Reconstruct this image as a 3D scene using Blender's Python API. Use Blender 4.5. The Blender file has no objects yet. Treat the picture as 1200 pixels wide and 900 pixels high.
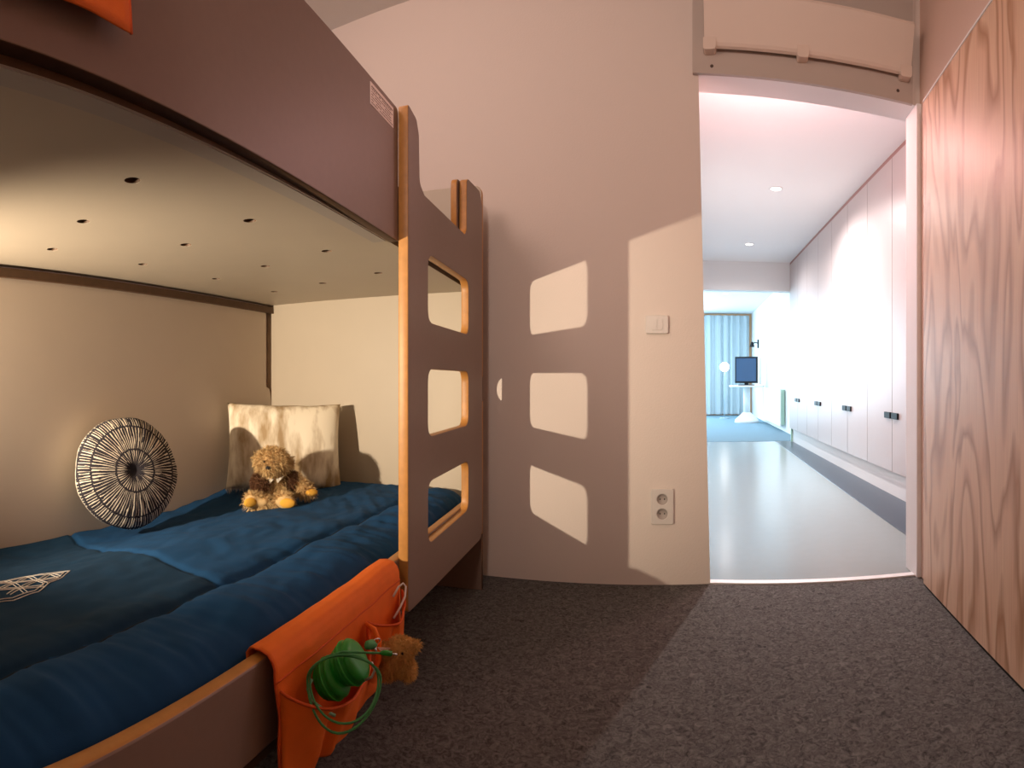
import bpy, bmesh, math, random
from mathutils import Vector, Matrix, noise, Euler
random.seed(7)
SC = bpy.context.scene
COL = SC.collection
PI = math.pi

# ------------------------------------------------------------------ camera
cd = bpy.data.cameras.new('camera')
cam = bpy.data.objects.new('camera', cd)
COL.objects.link(cam)
SC.camera = cam
cam.location = (0, 0, 0.9)
cam.rotation_euler = (PI / 2, 0, 0.3146)
cd.type = 'PANO'
cd.panorama_type = 'CENTRAL_CYLINDRICAL'
cd.central_cylindrical_radius = 1.0
cd.central_cylindrical_range_u_min = -600 / 640
cd.central_cylindrical_range_u_max = 600 / 640
cd.central_cylindrical_range_v_min = -(900 - 446.25) / 640
cd.central_cylindrical_range_v_max = 446.25 / 640
cd.clip_start = 0.02

# ------------------------------------------------------------------ world, exposure
SC.view_settings.view_transform = 'Standard'
SC.view_settings.look = 'None'
SC.view_settings.gamma = 1.0
SC.view_settings.use_curve_mapping = False
SC.view_settings.exposure = 0.0
W = bpy.data.worlds.new('world')
SC.world = W
W.use_nodes = True
W.node_tree.nodes['Background'].inputs[0].default_value = (0.75, 0.88, 1.0, 1)
W.node_tree.nodes['Background'].inputs[1].default_value = 1.0
SC.cycles.max_bounces = 8
SC.cycles.diffuse_bounces = 5
SC.cycles.sample_clamp_indirect = 4.0
SC.cycles.use_denoising = True

TH = 0.134          # the bed stands turned by this angle in the room
CT, ST = math.cos(TH), math.sin(TH)


def bw(x, y, z):
    """bed coordinates (x across, y along the bed) to room coordinates"""
    return Vector((x * CT - y * ST, x * ST + y * CT, z))


def light(name, kind, loc, energy, color, **kw):
    d = bpy.data.lights.new(name, kind)
    d.energy = energy
    d.color = color
    rot = kw.pop('rot', None)
    aim = kw.pop('aim', None)
    for k, v in kw.items():
        setattr(d, k, v)
    o = bpy.data.objects.new(name, d)
    o.location = loc
    if rot:
        o.rotation_euler = rot
    if aim is not None:
        o.rotation_euler = (Vector(aim) - Vector(loc)).to_track_quat('-Z', 'Y').to_euler()
    COL.objects.link(o)
    return o


# lamp of the lower bunk, on the wall at the foot of the bed
LAMP = (-1.55, -0.24, 0.94)
light('lower_bunk_light', 'SPOT', bw(*LAMP), 270, (1.0, 0.81, 0.60), spot_size=1.32, spot_blend=1.0,
      shadow_soft_size=0.014, aim=bw(-1.02, 2.2, 1.0))
# lamp of the upper bunk, near the ceiling above the wall side
light('upper_bunk_light', 'POINT', bw(-1.25, 0.95, 2.42), 26, (1.0, 0.72, 0.62), shadow_soft_size=0.3)
# soft overhead fill, added behind the camera to lift the room
light('overhead_fill', 'AREA', (0.1, -0.9, 2.7), 1.5, (1.0, 0.74, 0.60), size=0.6, rot=(0, 0, 0))
light('back_wall_fill', 'SPOT', (0.0, -1.6, 2.45), 125, (1.0, 0.78, 0.68), spot_size=1.25, spot_blend=1.0, shadow_soft_size=0.15, aim=(-0.35, 2.4, 1.95))  # added spot without fixture, brightens the back wall
# corridor downlights
SPOTS = [(0.84, 4.93), (0.84, 6.98), (0.84, 8.96), (0.84, 11.0)]
for sx, sy in SPOTS:
    light('downlight_beam', 'SPOT', (sx, sy, 2.63), 245 if sy < 5 else 60, (1.0, 0.92, 0.90), spot_size=2.8, spot_blend=0.8, shadow_soft_size=0.025)
# daylight of the far room and an added rosy fill, without fixture, behind the lintel
light('window_daylight', 'AREA', (-2.0, 11.2, 1.5), 170, (0.62, 0.86, 1.0), shape='RECTANGLE', size=4.5, size_y=2.2, rot=(0, -PI / 2, 0))
light('curtain_gap_daylight', 'AREA', (-1.1, 14.0, 1.35), 260, (0.60, 0.85, 1.0), shape='RECTANGLE', size=2.0, size_y=2.3, rot=(-PI / 2, 0, 0))
light('rosy_fill', 'POINT', (0.50, 2.95, 2.25), 24, (1.0, 0.52, 0.50), shadow_soft_size=0.08)

# ------------------------------------------------------------------ materials


def lin(c):
    return tuple(((v / 255) / 12.92 if v / 255 <= .04045 else (((v / 255) + .055) / 1.055) ** 2.4) for v in c)


def mat(name, base, rough=0.6, metal=0.0, noise_amt=0.0, noise_scale=20, bump=0.0, bump_scale=200, emit=None, estr=0.0, coat=0.0, sheen=0.0, spec=0.5):
    m = bpy.data.materials.new(name)
    m.use_nodes = True
    nt = m.node_tree
    b = nt.nodes['Principled BSDF']
    b.inputs['Base Color'].default_value = (*base, 1)
    b.inputs['Roughness'].default_value = rough
    b.inputs['Metallic'].default_value = metal
    b.inputs['Specular IOR Level'].default_value = spec
    if coat:
        b.inputs['Coat Weight'].default_value = coat
        b.inputs['Coat Roughness'].default_value = 0.25
    if sheen:
        b.inputs['Sheen Weight'].default_value = sheen
    if emit:
        b.inputs['Emission Color'].default_value = (*emit, 1)
        b.inputs['Emission Strength'].default_value = estr
    tc = nt.nodes.new('ShaderNodeTexCoord')
    if noise_amt:
        n = nt.nodes.new('ShaderNodeTexNoise')
        n.inputs['Scale'].default_value = noise_scale
        n.inputs['Detail'].default_value = 4
        nt.links.new(tc.outputs['Object'], n.inputs['Vector'])
        mx = nt.nodes.new('ShaderNodeMix')
        mx.data_type = 'RGBA'
        mx.inputs[6].default_value = (*[v * (1 - noise_amt) for v in base], 1)
        mx.inputs[7].default_value = (*[min(1, v * (1 + noise_amt)) for v in base], 1)
        nt.links.new(n.outputs['Fac'], mx.inputs[0])
        nt.links.new(mx.outputs[2], b.inputs['Base Color'])
    if bump:
        n = nt.nodes.new('ShaderNodeTexNoise')
        n.inputs['Scale'].default_value = bump_scale
        n.inputs['Detail'].default_value = 3
        nt.links.new(tc.outputs['Object'], n.inputs['Vector'])
        bp = nt.nodes.new('ShaderNodeBump')
        bp.inputs['Strength'].default_value = bump
        bp.inputs['Distance'].default_value = 0.003
        nt.links.new(n.outputs['Fac'], bp.inputs['Height'])
        nt.links.new(bp.outputs['Normal'], b.inputs['Normal'])
    return m


M = {}
M['wall'] = mat('wall_paint', (0.74, 0.66, 0.60), 0.85, bump=0.15, bump_scale=120)
M['ceiling'] = mat('ceiling_paint', (0.70, 0.66, 0.60), 0.9, bump=0.15, bump_scale=120)
M['white'] = mat('white_paint', (0.88, 0.87, 0.87), 0.6)
M['corr_wall'] = mat('corridor_paint', (0.76, 0.76, 0.76), 0.7)
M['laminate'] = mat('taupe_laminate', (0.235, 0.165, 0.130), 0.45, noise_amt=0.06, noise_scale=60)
M['cream'] = mat('cream_laminate', (0.50, 0.43, 0.335), 0.5, noise_amt=0.03, noise_scale=8)
M['back'] = mat('beige_board', (0.62, 0.53, 0.44), 0.55, noise_amt=0.03, noise_scale=8)
M['edge'] = mat('plywood_edge', (0.50, 0.23, 0.055), 0.45, noise_amt=0.25, noise_scale=40)
M['edge_dark'] = mat('dark_wood_edge', (0.10, 0.05, 0.022), 0.6, noise_amt=0.3, noise_scale=40)
M['dark'] = mat('dark_void', (0.02, 0.016, 0.014), 0.9)
M['navy'] = mat('navy_cotton', (0.010, 0.060, 0.160), 0.9, spec=0.2, noise_amt=0.15, noise_scale=18, bump=0.2, bump_scale=900, sheen=0.0)
M['navy_deep_dim'] = mat('deep_dimmed_navy_cotton', (0.007, 0.036, 0.082), 0.9, spec=0.2, noise_amt=0.15, noise_scale=18, bump=0.2, bump_scale=900, sheen=0.0)  # darker panel: fabric tone plus the lamp's falloff put into the colour
M['thread'] = mat('white_thread', (0.75, 0.70, 0.64), 0.8)
M['seam'] = mat('navy_seam', (0.006, 0.012, 0.025), 0.9)
M['orange'] = mat('orange_canvas', (0.82, 0.16, 0.006), 0.75, noise_amt=0.12, noise_scale=25, bump=0.25, bump_scale=500)
M['orange_dark'] = mat('deep_orange_binding', (0.62, 0.085, 0.004), 0.75)
M['green'] = mat('green_plastic', (0.01, 0.26, 0.02), 0.4)
M['green_soft'] = mat('green_cord', (0.05, 0.28, 0.09), 0.55)
M['metal'] = mat('brushed_steel', (0.75, 0.75, 0.75), 0.3, 1.0)
M['whiteplastic'] = mat('white_plastic', (0.70, 0.66, 0.62), 0.35)
M['socketin'] = mat('socket_recess', (0.42, 0.37, 0.34), 0.5)
M['black'] = mat('black_plastic', (0.008, 0.008, 0.010), 0.5, spec=0.25)
M['flap'] = mat('beige_enamel', (0.74, 0.62, 0.53), 0.5)
M['lintel'] = mat('lintel_board_paint', (0.50, 0.43, 0.38), 0.6)
M['strip'] = mat('dark_linoleum', (0.05, 0.07, 0.10), 0.3)
M['lino'] = mat('pale_linoleum', (0.27, 0.305, 0.30), 0.2, noise_amt=0.03, noise_scale=15)
M['bluecarpet'] = mat('blue_carpet', (0.16, 0.26, 0.33), 0.95, noise_amt=0.2, noise_scale=150)
M['cabinet'] = mat('cabinet_lacquer', (0.50, 0.43, 0.42), 0.4)
M['gap'] = mat('cabinet_carcass', (0.35, 0.20, 0.18), 0.8)
M['curtain'] = mat('blue_grey_curtain', (0.52, 0.60, 0.64), 0.85)
M['frame'] = mat('orange_pine', (0.95, 0.55, 0.30), 0.5)
M['screen'] = mat('monitor_glass', (0.03, 0.07, 0.15), 0.12)
M['bulb'] = mat('lamp_bulb', (1, 0.9, 0.8), 0.5, emit=(1.0, 0.95, 0.9), estr=6)
M['warmbulb'] = mat('warm_lamp_bulb', (1, 0.85, 0.6), 0.5, emit=(1.0, 0.78, 0.48), estr=20)
M['yellow'] = mat('yellow_felt', (0.72, 0.38, 0.045), 0.9, bump=0.3, bump_scale=400)
M['brownfur'] = mat('brown_plush', (0.13, 0.055, 0.022), 0.9, noise_amt=0.4, noise_scale=60)
M['tanfur'] = mat('golden_plush', (0.60, 0.41, 0.19), 0.85, noise_amt=0.45, noise_scale=70)
M['orangefur'] = mat('orange_brown_plush', (0.66, 0.40, 0.13), 0.9, noise_amt=0.3, noise_scale=70)
M['sticker'] = mat('sticker_paper', (0.95, 0.85, 0.80), 0.6)
M['print'] = mat('faded_print', (0.30, 0.22, 0.19), 0.7)
M['radside'] = mat('radiator_grille', (0.35, 0.55, 0.45), 0.6)
M['cushionback'] = mat('cream_cotton', (0.72, 0.66, 0.55), 0.85)


def carpet_mat():
    m = bpy.data.materials.new('grey_felt_carpet')
    m.use_nodes = True
    nt = m.node_tree
    b = nt.nodes['Principled BSDF']
    b.inputs['Roughness'].default_value = 0.95
    b.inputs['Specular IOR Level'].default_value = 0.1
    tc = nt.nodes.new('ShaderNodeTexCoord')
    n1 = nt.nodes.new('ShaderNodeTexNoise')
    n1.inputs['Scale'].default_value = 420
    n1.inputs['Detail'].default_value = 5
    n1.inputs['Roughness'].default_value = 0.7
    n2 = nt.nodes.new('ShaderNodeTexNoise')
    n2.inputs['Scale'].default_value = 55
    n2.inputs['Detail'].default_value = 6
    n2.inputs['Distortion'].default_value = 1.5
    ad = nt.nodes.new('ShaderNodeMath')
    ad.operation = 'ADD'
    cr = nt.nodes.new('ShaderNodeValToRGB')
    cr.color_ramp.elements[0].position = 0.36
    cr.color_ramp.elements[0].color = (0.034, 0.033, 0.032, 1)
    cr.color_ramp.elements[1].position = 0.66
    cr.color_ramp.elements[1].color = (0.235, 0.23, 0.22, 1)
    ml = nt.nodes.new('ShaderNodeMath')
    ml.operation = 'MULTIPLY'
    ml.inputs[1].default_value = 0.5
    for n in (n1, n2):
        nt.links.new(tc.outputs['Object'], n.inputs['Vector'])
    nt.links.new(n1.outputs['Fac'], ad.inputs[0])
    nt.links.new(n2.outputs['Fac'], ad.inputs[1])
    nt.links.new(ad.outputs[0], ml.inputs[0])
    nt.links.new(ml.outputs[0], cr.inputs['Fac'])
    nt.links.new(cr.outputs['Color'], b.inputs['Base Color'])
    bp = nt.nodes.new('ShaderNodeBump')
    bp.inputs['Strength'].default_value = 0.6
    bp.inputs['Distance'].default_value = 0.004
    nt.links.new(n1.outputs['Fac'], bp.inputs['Height'])
    nt.links.new(bp.outputs['Normal'], b.inputs['Normal'])
    return m


M['carpet'] = carpet_mat()


def ply_mat():
    """rotary-cut pine plywood: bands are the contour lines of a tall stretched noise"""
    m = bpy.data.materials.new('pine_plywood')
    m.use_nodes = True
    nt = m.node_tree
    L = nt.links.new
    b = nt.nodes['Principled BSDF']
    b.inputs['Roughness'].default_value = 0.45
    b.inputs['Coat Weight'].default_value = 0.25
    b.inputs['Coat Roughness'].default_value = 0.5
    tc = nt.nodes.new('ShaderNodeTexCoord')
    mp = nt.nodes.new('ShaderNodeMapping')
    mp.inputs['Scale'].default_value = (1.0, 2.3, 0.5)
    mp.inputs['Location'].default_value = (0.3, 1.7, 0.45)
    L(tc.outputs['Object'], mp.inputs['Vector'])
    n = nt.nodes.new('ShaderNodeTexNoise')
    n.inputs['Scale'].default_value = 1.5
    n.inputs['Detail'].default_value = 2.6
    n.inputs['Roughness'].default_value = 0.45
    n.inputs['Distortion'].default_value = 0.35
    L(mp.outputs['Vector'], n.inputs['Vector'])
    mu = nt.nodes.new('ShaderNodeMath')
    mu.operation = 'MULTIPLY'
    mu.inputs[1].default_value = 9.5
    L(n.outputs['Fac'], mu.inputs[0])
    fr = nt.nodes.new('ShaderNodeMath')
    fr.operation = 'FRACT'
    L(mu.outputs[0], fr.inputs[0])
    cr = nt.nodes.new('ShaderNodeValToRGB')
    e = cr.color_ramp.elements
    e[0].position = 0.0
    e[0].color = (0.82, 0.58, 0.41, 1)
    e[1].position = 1.0
    e[1].color = (0.82, 0.58, 0.41, 1)
    a = e.new(0.45)
    a.color = (0.80, 0.54, 0.375, 1)
    a = e.new(0.78)
    a.color = (0.50, 0.27, 0.15, 1)
    a = e.new(0.90)
    a.color = (0.66, 0.42, 0.275, 1)
    L(fr.outputs[0], cr.inputs['Fac'])
    fine = nt.nodes.new('ShaderNodeTexNoise')
    mp2 = nt.nodes.new('ShaderNodeMapping')
    mp2.inputs['Scale'].default_value = (30, 160, 4)
    L(tc.outputs['Object'], mp2.inputs['Vector'])
    L(mp2.outputs['Vector'], fine.inputs['Vector'])
    fine.inputs['Scale'].default_value = 1.0
    mx = nt.nodes.new('ShaderNodeMix')
    mx.data_type = 'RGBA'
    mx.blend_type = 'MULTIPLY'
    mx.inputs[0].default_value = 0.35
    L(cr.outputs['Color'], mx.inputs[6])
    cr2 = nt.nodes.new('ShaderNodeValToRGB')
    cr2.color_ramp.elements[0].color = (0.7, 0.6, 0.55, 1)
    cr2.color_ramp.elements[0].position = 0.3
    cr2.color_ramp.elements[1].color = (1, 1, 1, 1)
    cr2.color_ramp.elements[1].position = 0.6
    L(fine.outputs['Fac'], cr2.inputs['Fac'])
    L(cr2.outputs['Color'], mx.inputs[7])
    L(mx.outputs[2], b.inputs['Base Color'])
    return m


M['ply'] = ply_mat()


def cushion_mat(R):
    """cream cloth printed with radiating black strokes and three dotted rings"""
    m = bpy.data.materials.new('radial_stroke_print')
    m.use_nodes = True
    nt = m.node_tree
    L = nt.links.new
    b = nt.nodes['Principled BSDF']
    b.inputs['Roughness'].default_value = 0.85

    def mth(op, a, c=None, clamp=False):
        n = nt.nodes.new('ShaderNodeMath')
        n.operation = op
        n.use_clamp = clamp
        for k, v in enumerate((a, c)):
            if v is None:
                continue
            if isinstance(v, (int, float)):
                n.inputs[k].default_value = v
            else:
                L(v, n.inputs[k])
        return n.outputs[0]
    tc = nt.nodes.new('ShaderNodeTexCoord')
    sp = nt.nodes.new('ShaderNodeSeparateXYZ')
    L(tc.outputs['Object'], sp.inputs[0])
    x, z = sp.outputs[0], sp.outputs[2]
    r = mth('DIVIDE', mth('SQRT', mth('ADD', mth('MULTIPLY', x, x), mth('MULTIPLY', z, z))), R)
    ang = mth('ARCTAN2', z, x)
    # each zone between rings has its own stroke count
    zone = mth('ADD', mth('GREATER_THAN', r, 0.37), mth('GREATER_THAN', r, 0.80))
    cnt = mth('ADD', 46, mth('MULTIPLY', zone, 37))
    na = nt.nodes.new('ShaderNodeTexNoise')
    cmb = nt.nodes.new('ShaderNodeCombineXYZ')
    L(mth('MULTIPLY', mth('COSINE', ang), 14), cmb.inputs[0])
    L(mth('MULTIPLY', mth('SINE', ang), 14), cmb.inputs[1])
    L(mth('ADD', mth('MULTIPLY', r, 2.5), mth('MULTIPLY', zone, 7)), cmb.inputs[2])
    L(cmb.outputs[0], na.inputs['Vector'])
    na.inputs['Scale'].default_value = 1.3
    na.inputs['Detail'].default_value = 3
    w = mth('ADD', mth('MULTIPLY', ang, cnt), mth('MULTIPLY', na.outputs['Fac'], 9))
    s = mth('SINE', w)
    th = mth('SUBTRACT', mth('MULTIPLY', na.outputs['Fac'], 2.2), 1.12)
    th = mth('SUBTRACT', th, mth('MULTIPLY', mth('SUBTRACT', 0.30, r, True), 3.6))
    cre = mth('GREATER_THAN', s, mth('MULTIPLY', th, -1.0) if False else mth('SUBTRACT', 0.52, mth('MULTIPLY', th, 1.0)))

    def ring(rr, wd):
        d = mth('ABSOLUTE', mth('SUBTRACT', r, rr))
        wob = mth('ADD', wd, mth('MULTIPLY', mth('SINE', mth('MULTIPLY', ang, 70)), wd * 0.45))
        return mth('LESS_THAN', d, wob)
    rings = mth('ADD', mth('ADD', ring(0.37, 0.018), ring(0.80, 0.016), True), ring(0.985, 0.012), True)
    black = mth('MAXIMUM', rings, mth('LESS_THAN', r, 0.07))
    cream = mth('MULTIPLY', cre, mth('SUBTRACT', 1, black))
    mx = nt.nodes.new('ShaderNodeMix')
    mx.data_type = 'RGBA'
    mx.inputs[6].default_value = (0.018, 0.015, 0.022, 1)
    mx.inputs[7].default_value = (0.72, 0.64, 0.52, 1)
    L(cream, mx.inputs[0])
    L(mx.outputs[2], b.inputs['Base Color'])
    return m


def fur_mat():
    m = bpy.data.materials.new('streaked_faux_fur')
    m.use_nodes = True
    nt = m.node_tree
    L = nt.links.new
    b = nt.nodes['Principled BSDF']
    b.inputs['Roughness'].default_value = 0.75
    tc = nt.nodes.new('ShaderNodeTexCoord')
    mp = nt.nodes.new('ShaderNodeMapping')
    mp.inputs['Scale'].default_value = (15, 15, 4.5)
    L(tc.outputs['Object'], mp.inputs['Vector'])
    n = nt.nodes.new('ShaderNodeTexNoise')
    n.inputs['Scale'].default_value = 1.0
    n.inputs['Detail'].default_value = 4
    L(mp.outputs['Vector'], n.inputs['Vector'])
    cr = nt.nodes.new('ShaderNodeValToRGB')
    cr.color_ramp.elements[0].position = 0.38
    cr.color_ramp.elements[0].color = (0.40, 0.28, 0.15, 1)
    cr.color_ramp.elements[1].position = 0.58
    cr.color_ramp.elements[1].color = (0.90, 0.82, 0.66, 1)
    L(n.outputs['Fac'], cr.inputs['Fac'])
    L(cr.outputs['Color'], b.inputs['Base Color'])
    return m


M['fur'] = fur_mat()

# ------------------------------------------------------------------ mesh helpers


def new_obj(name, me, mats, parent=None, smooth=False):
    o = bpy.data.objects.new(name, me)
    for m in (mats if isinstance(mats, (list, tuple)) else [mats]):
        me.materials.append(m)
    if smooth:
        for p in me.polygons:
            p.use_smooth = True
    COL.objects.link(o)
    if parent:
        o.parent = parent
    return o


def obj(name, bm, mats, parent=None, smooth=False, loc=None, rotz=0.0):
    """link a bmesh as one mesh object; with loc its vertices are re-centred on that place"""
    me = bpy.data.meshes.new(name)
    bmesh.ops.recalc_face_normals(bm, faces=bm.faces)
    bm.to_mesh(me)
    bm.free()
    o = new_obj(name, me, mats, parent, smooth)
    if loc is not None:
        mt = Matrix.Translation(Vector(loc)) @ Matrix.Rotation(rotz, 4, 'Z')
        o.matrix_basis = mt
    return o


def tag(o, label=None, cat=None, group=None, kind=None):
    if label:
        o['label'] = label
    if cat:
        o['category'] = cat
    if group:
        o['group'] = group
    if kind:
        o['kind'] = kind
    return o


def thing(name, label, cat, loc=(0, 0, 0), rotz=0.0, group=None):
    o = bpy.data.objects.new(name, None)
    o.empty_display_size = 0.1
    COL.objects.link(o)
    o.location = loc
    o.rotation_euler = (0, 0, rotz)
    return tag(o, label, cat, group)


def box(bm, x0, x1, y0, y1, z0, z1, bev=0.0, mi=0):
    vs = [bm.verts.new((x, y, z)) for x in (x0, x1) for y in (y0, y1) for z in (z0, z1)]
    idx = [(0, 1, 3, 2), (4, 6, 7, 5), (0, 4, 5, 1), (2, 3, 7, 6), (0, 2, 6, 4), (1, 5, 7, 3)]
    fs = [bm.faces.new([vs[i] for i in f]) for f in idx]
    for f in fs:
        f.material_index = mi
    if bev:
        es = list({e for f in fs for e in f.edges})
        bmesh.ops.bevel(bm, geom=es, offset=bev, segments=2, affect='EDGES', profile=0.6)
    return fs


def hexa(bm, p, mi=0):
    """eight corners: bottom four then top four, both round in the same sense"""
    v = [bm.verts.new(q) for q in p]
    for f in [(0, 1, 2, 3), (4, 5, 6, 7), (0, 1, 5, 4), (1, 2, 6, 5), (2, 3, 7, 6), (3, 0, 4, 7)]:
        bm.faces.new([v[i] for i in f]).material_index = mi


def tube(bm, pts, r, seg=8, closed=False, taper=None, mi=0):
    pts = [Vector(p) for p in pts]
    n = len(pts)
    rings = []
    up = None
    for i, p in enumerate(pts):
        a = pts[(i - 1) % n] if (closed or i > 0) else p
        c = pts[(i + 1) % n] if (closed or i < n - 1) else p
        t = (c - a).normalized()
        if up is None:
            up = t.orthogonal().normalized()
        else:
            up = (up - t * up.dot(t))
            up = up.normalized() if up.length > 1e-6 else t.orthogonal().normalized()
        sd = t.cross(up)
        rr = r if taper is None else r * taper[i]
        rings.append([bm.verts.new(p + (up * math.cos(k * 2 * PI / seg) + sd * math.sin(k * 2 * PI / seg)) * rr) for k in range(seg)])
    for i in range(n if closed else n - 1):
        A, B = rings[i], rings[(i + 1) % n]
        for k in range(seg):
            bm.faces.new((A[k], A[(k + 1) % seg], B[(k + 1) % seg], B[k])).material_index = mi
    if not closed:
        bm.faces.new(rings[0]).material_index = mi
        bm.faces.new(rings[-1]).material_index = mi


def lathe(bm, prof, seg=32, mtx=None, mi=0):
    """prof: list of (radius, z) spun round z"""
    rings = []
    for r, z in prof:
        if r < 1e-6:
            rings.append([bm.verts.new((0, 0, z))])
        else:
            rings.append([bm.verts.new((r * math.cos(k * 2 * PI / seg), r * math.sin(k * 2 * PI / seg), z)) for k in range(seg)])
    allv = [v for q in rings for v in q]
    for A, B in zip(rings, rings[1:]):
        if len(A) == 1 and len(B) == 1:
            continue
        for k in range(seg):
            k2 = (k + 1) % seg
            if len(A) == 1:
                f = bm.faces.new((A[0], B[k], B[k2]))
            elif len(B) == 1:
                f = bm.faces.new((A[k], A[k2], B[0]))
            else:
                f = bm.faces.new((A[k], A[k2], B[k2], B[k]))
            f.material_index = mi
    if mtx is not None:
        bmesh.ops.transform(bm, matrix=mtx, verts=allv)
    return allv


def rounded(pts, rad, seg=6):
    """round the corners of a polygon; rad is a number or one per corner"""
    out = []
    n = len(pts)
    for i in range(n):
        r = rad[i] if isinstance(rad, (list, tuple)) else rad
        p = Vector(pts[i]).to_2d()
        a = Vector(pts[i - 1]).to_2d()
        c = Vector(pts[(i + 1) % n]).to_2d()
        if r <= 0:
            out.append((p.x, p.y))
            continue
        d1 = (a - p).normalized()
        d2 = (c - p).normalized()
        ang = d1.angle(d2)
        t = min(r / math.tan(ang / 2), (a - p).length * .49, (c - p).length * .49)
        s, e = p + d1 * t, p + d2 * t
        for k in range(seg + 1):
            q = k / seg
            m = (1 - q) ** 2 * s + 2 * q * (1 - q) * p + q * q * e
            out.append((m.x, m.y))
    return out


def circle(cx, cy, r, n=16, rx=None):
    return [(cx + (rx or r) * math.cos(2 * PI * k / n), cy + r * math.sin(2 * PI * k / n)) for k in range(n)]


def board(name, loops, t, mats, parent, mtx, bevel=0.002):
    """sheet of thickness t cut from loops (outline first, holes after), made in its own plane then placed by mtx.
    mats: face +t side, face -t side, edge"""
    cu = bpy.data.curves.new(name, 'CURVE')
    cu.dimensions = '2D'
    cu.fill_mode = 'BOTH'
    cu.extrude = t / 2 - bevel
    cu.bevel_depth = bevel
    cu.bevel_resolution = 1
    cu.offset = -bevel
    for lp in loops:
        s = cu.splines.new('POLY')
        s.points.add(len(lp) - 1)
        for q, p in zip(s.points, lp):
            q.co = (p[0], p[1], 0, 1)
        s.use_cyclic_u = True
    tmp = bpy.data.objects.new('tmp', cu)
    COL.objects.link(tmp)
    dg = bpy.context.evaluated_depsgraph_get()
    me = bpy.data.meshes.new_from_object(tmp.evaluated_get(dg))
    bpy.data.objects.remove(tmp)
    bpy.data.curves.remove(cu)
    me.name = name
    me.materials.clear()
    for p in me.polygons:
        nz = p.normal.z
        p.material_index = 0 if nz > .9 else (1 if nz < -.9 else 2)
    me.transform(mtx)
    return new_obj(name, me, mats, parent)


def side_mtx(x):
    """board plane (u,z) -> bed: u along y, z up, +t side looks to +x"""
    return Matrix(((0, 0, 1, x), (1, 0, 0, 0), (0, 1, 0, 0), (0, 0, 0, 1)))


def end_mtx(y):
    """board plane (x,z) with its -t side looking to +y, +t side to -y"""
    return Matrix(((1, 0, 0, 0), (0, 0, -1, y), (0, 1, 0, 0), (0, 0, 0, 1)))


def flat_mtx(z):
    return Matrix.Translation((0, 0, z))


def fur(name, src, count, length, width, m, parent, droop=(0, 0, -0.4), jit=0.5, keep=None, seed=1):
    """short tapered strands on the surface of mesh object src"""
    rnd = random.Random(seed)
    me = src.data
    me.calc_loop_triangles()
    tris = me.loop_triangles
    areas = []
    tot = 0
    for t in tris:
        tot += t.area
        areas.append(tot)
    import bisect
    V, F = [], []
    vs = me.vertices
    dr = Vector(droop)
    for _ in range(count):
        t = tris[min(bisect.bisect(areas, rnd.random() * tot), len(tris) - 1)]
        a, b = rnd.random(), rnd.random()
        if a + b > 1:
            a, b = 1 - a, 1 - b
        p0, p1, p2 = (vs[i].co for i in t.vertices)
        p = p0 + (p1 - p0) * a + (p2 - p0) * b
        if keep and not keep(p):
            continue
        n = Vector(t.normal)
        j = Vector((rnd.gauss(0, jit), rnd.gauss(0, jit), rnd.gauss(0, jit))) * 0.6
        d = (n + dr + j).normalized()
        d = (d + n * 0.15).normalized()
        ln = length * (0.6 + 0.8 * rnd.random())
        sd = d.cross(Vector((rnd.random() - .5, rnd.random() - .5, rnd.random() - .5))).normalized() * width
        mid = p + d * ln * .55 + n * ln * .1
        tip = p + d * ln + dr * ln * .45
        k = len(V)
        V += [p - sd, p + sd, mid + sd * .7, mid - sd * .7, tip]
        F += [(k, k + 1, k + 2, k + 3), (k + 3, k + 2, k + 4)]
    fm = bpy.data.meshes.new(name)
    fm.from_pydata([tuple(v) for v in V], [], F)
    o = new_obj(name, fm, m, parent)
    o['kind'] = 'stuff'
    return o


# ------------------------------------------------------------------ room shell
D0 = (-3.2, 2.32)       # corners of the back wall's face


def structure(name, bm, m, label, cat='structure', **kw):
    o = obj(name, bm, m, **kw)
    return tag(o, label, cat, kind='structure')


# back wall left of the doorway: its end face leans a little
def wy(x):
    """the back wall's face"""
    return 2.36 + (x + 0.91) * 0.055


bm = bmesh.new()
y0 = wy(-3.0)
hexa(bm, [(-3.0, y0, 0), (0.117, 2.418, 0), (0.117, 2.56, 0), (-3.0, 2.56, 0), (-3.0, y0, 2.76), (0.053, 2.415, 2.76), (0.053, 2.56, 2.76), (-3.0, 2.56, 2.76)])
structure('wall_back', bm, M['wall'], 'pinkish beige wall between the bunk bed and the doorway', 'wall')

# lintel over the doorway
bm = bmesh.new()
hexa(bm, [(0.064, 2.415, 2.252), (1.10, 2.29, 2.165), (1.10, 2.45, 2.165), (0.064, 2.56, 2.252), (0.054, 2.415, 2.76), (1.10, 2.29, 2.76), (1.10, 2.45, 2.76), (0.054, 2.56, 2.76)])
bm.faces.ensure_lookup_table()
bm.faces[0].material_index = 1
structure('trim_1', bm, [M['wall'], M['white']], 'beige lintel wall above the doorway', 'lintel')

# right jamb
bm = bmesh.new()
hexa(bm, [(1.034, 2.275, 0), (1.15, 2.255, 0), (1.15, 2.43, 0), (1.047, 2.43, 0), (1.034, 2.275, 2.17), (1.15, 2.255, 2.17), (1.15, 2.43, 2.17), (1.047, 2.43, 2.17)])
structure('trim_2', bm, M['white'], 'white painted right jamb of the doorway beside the plywood', 'door jamb')

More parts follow.
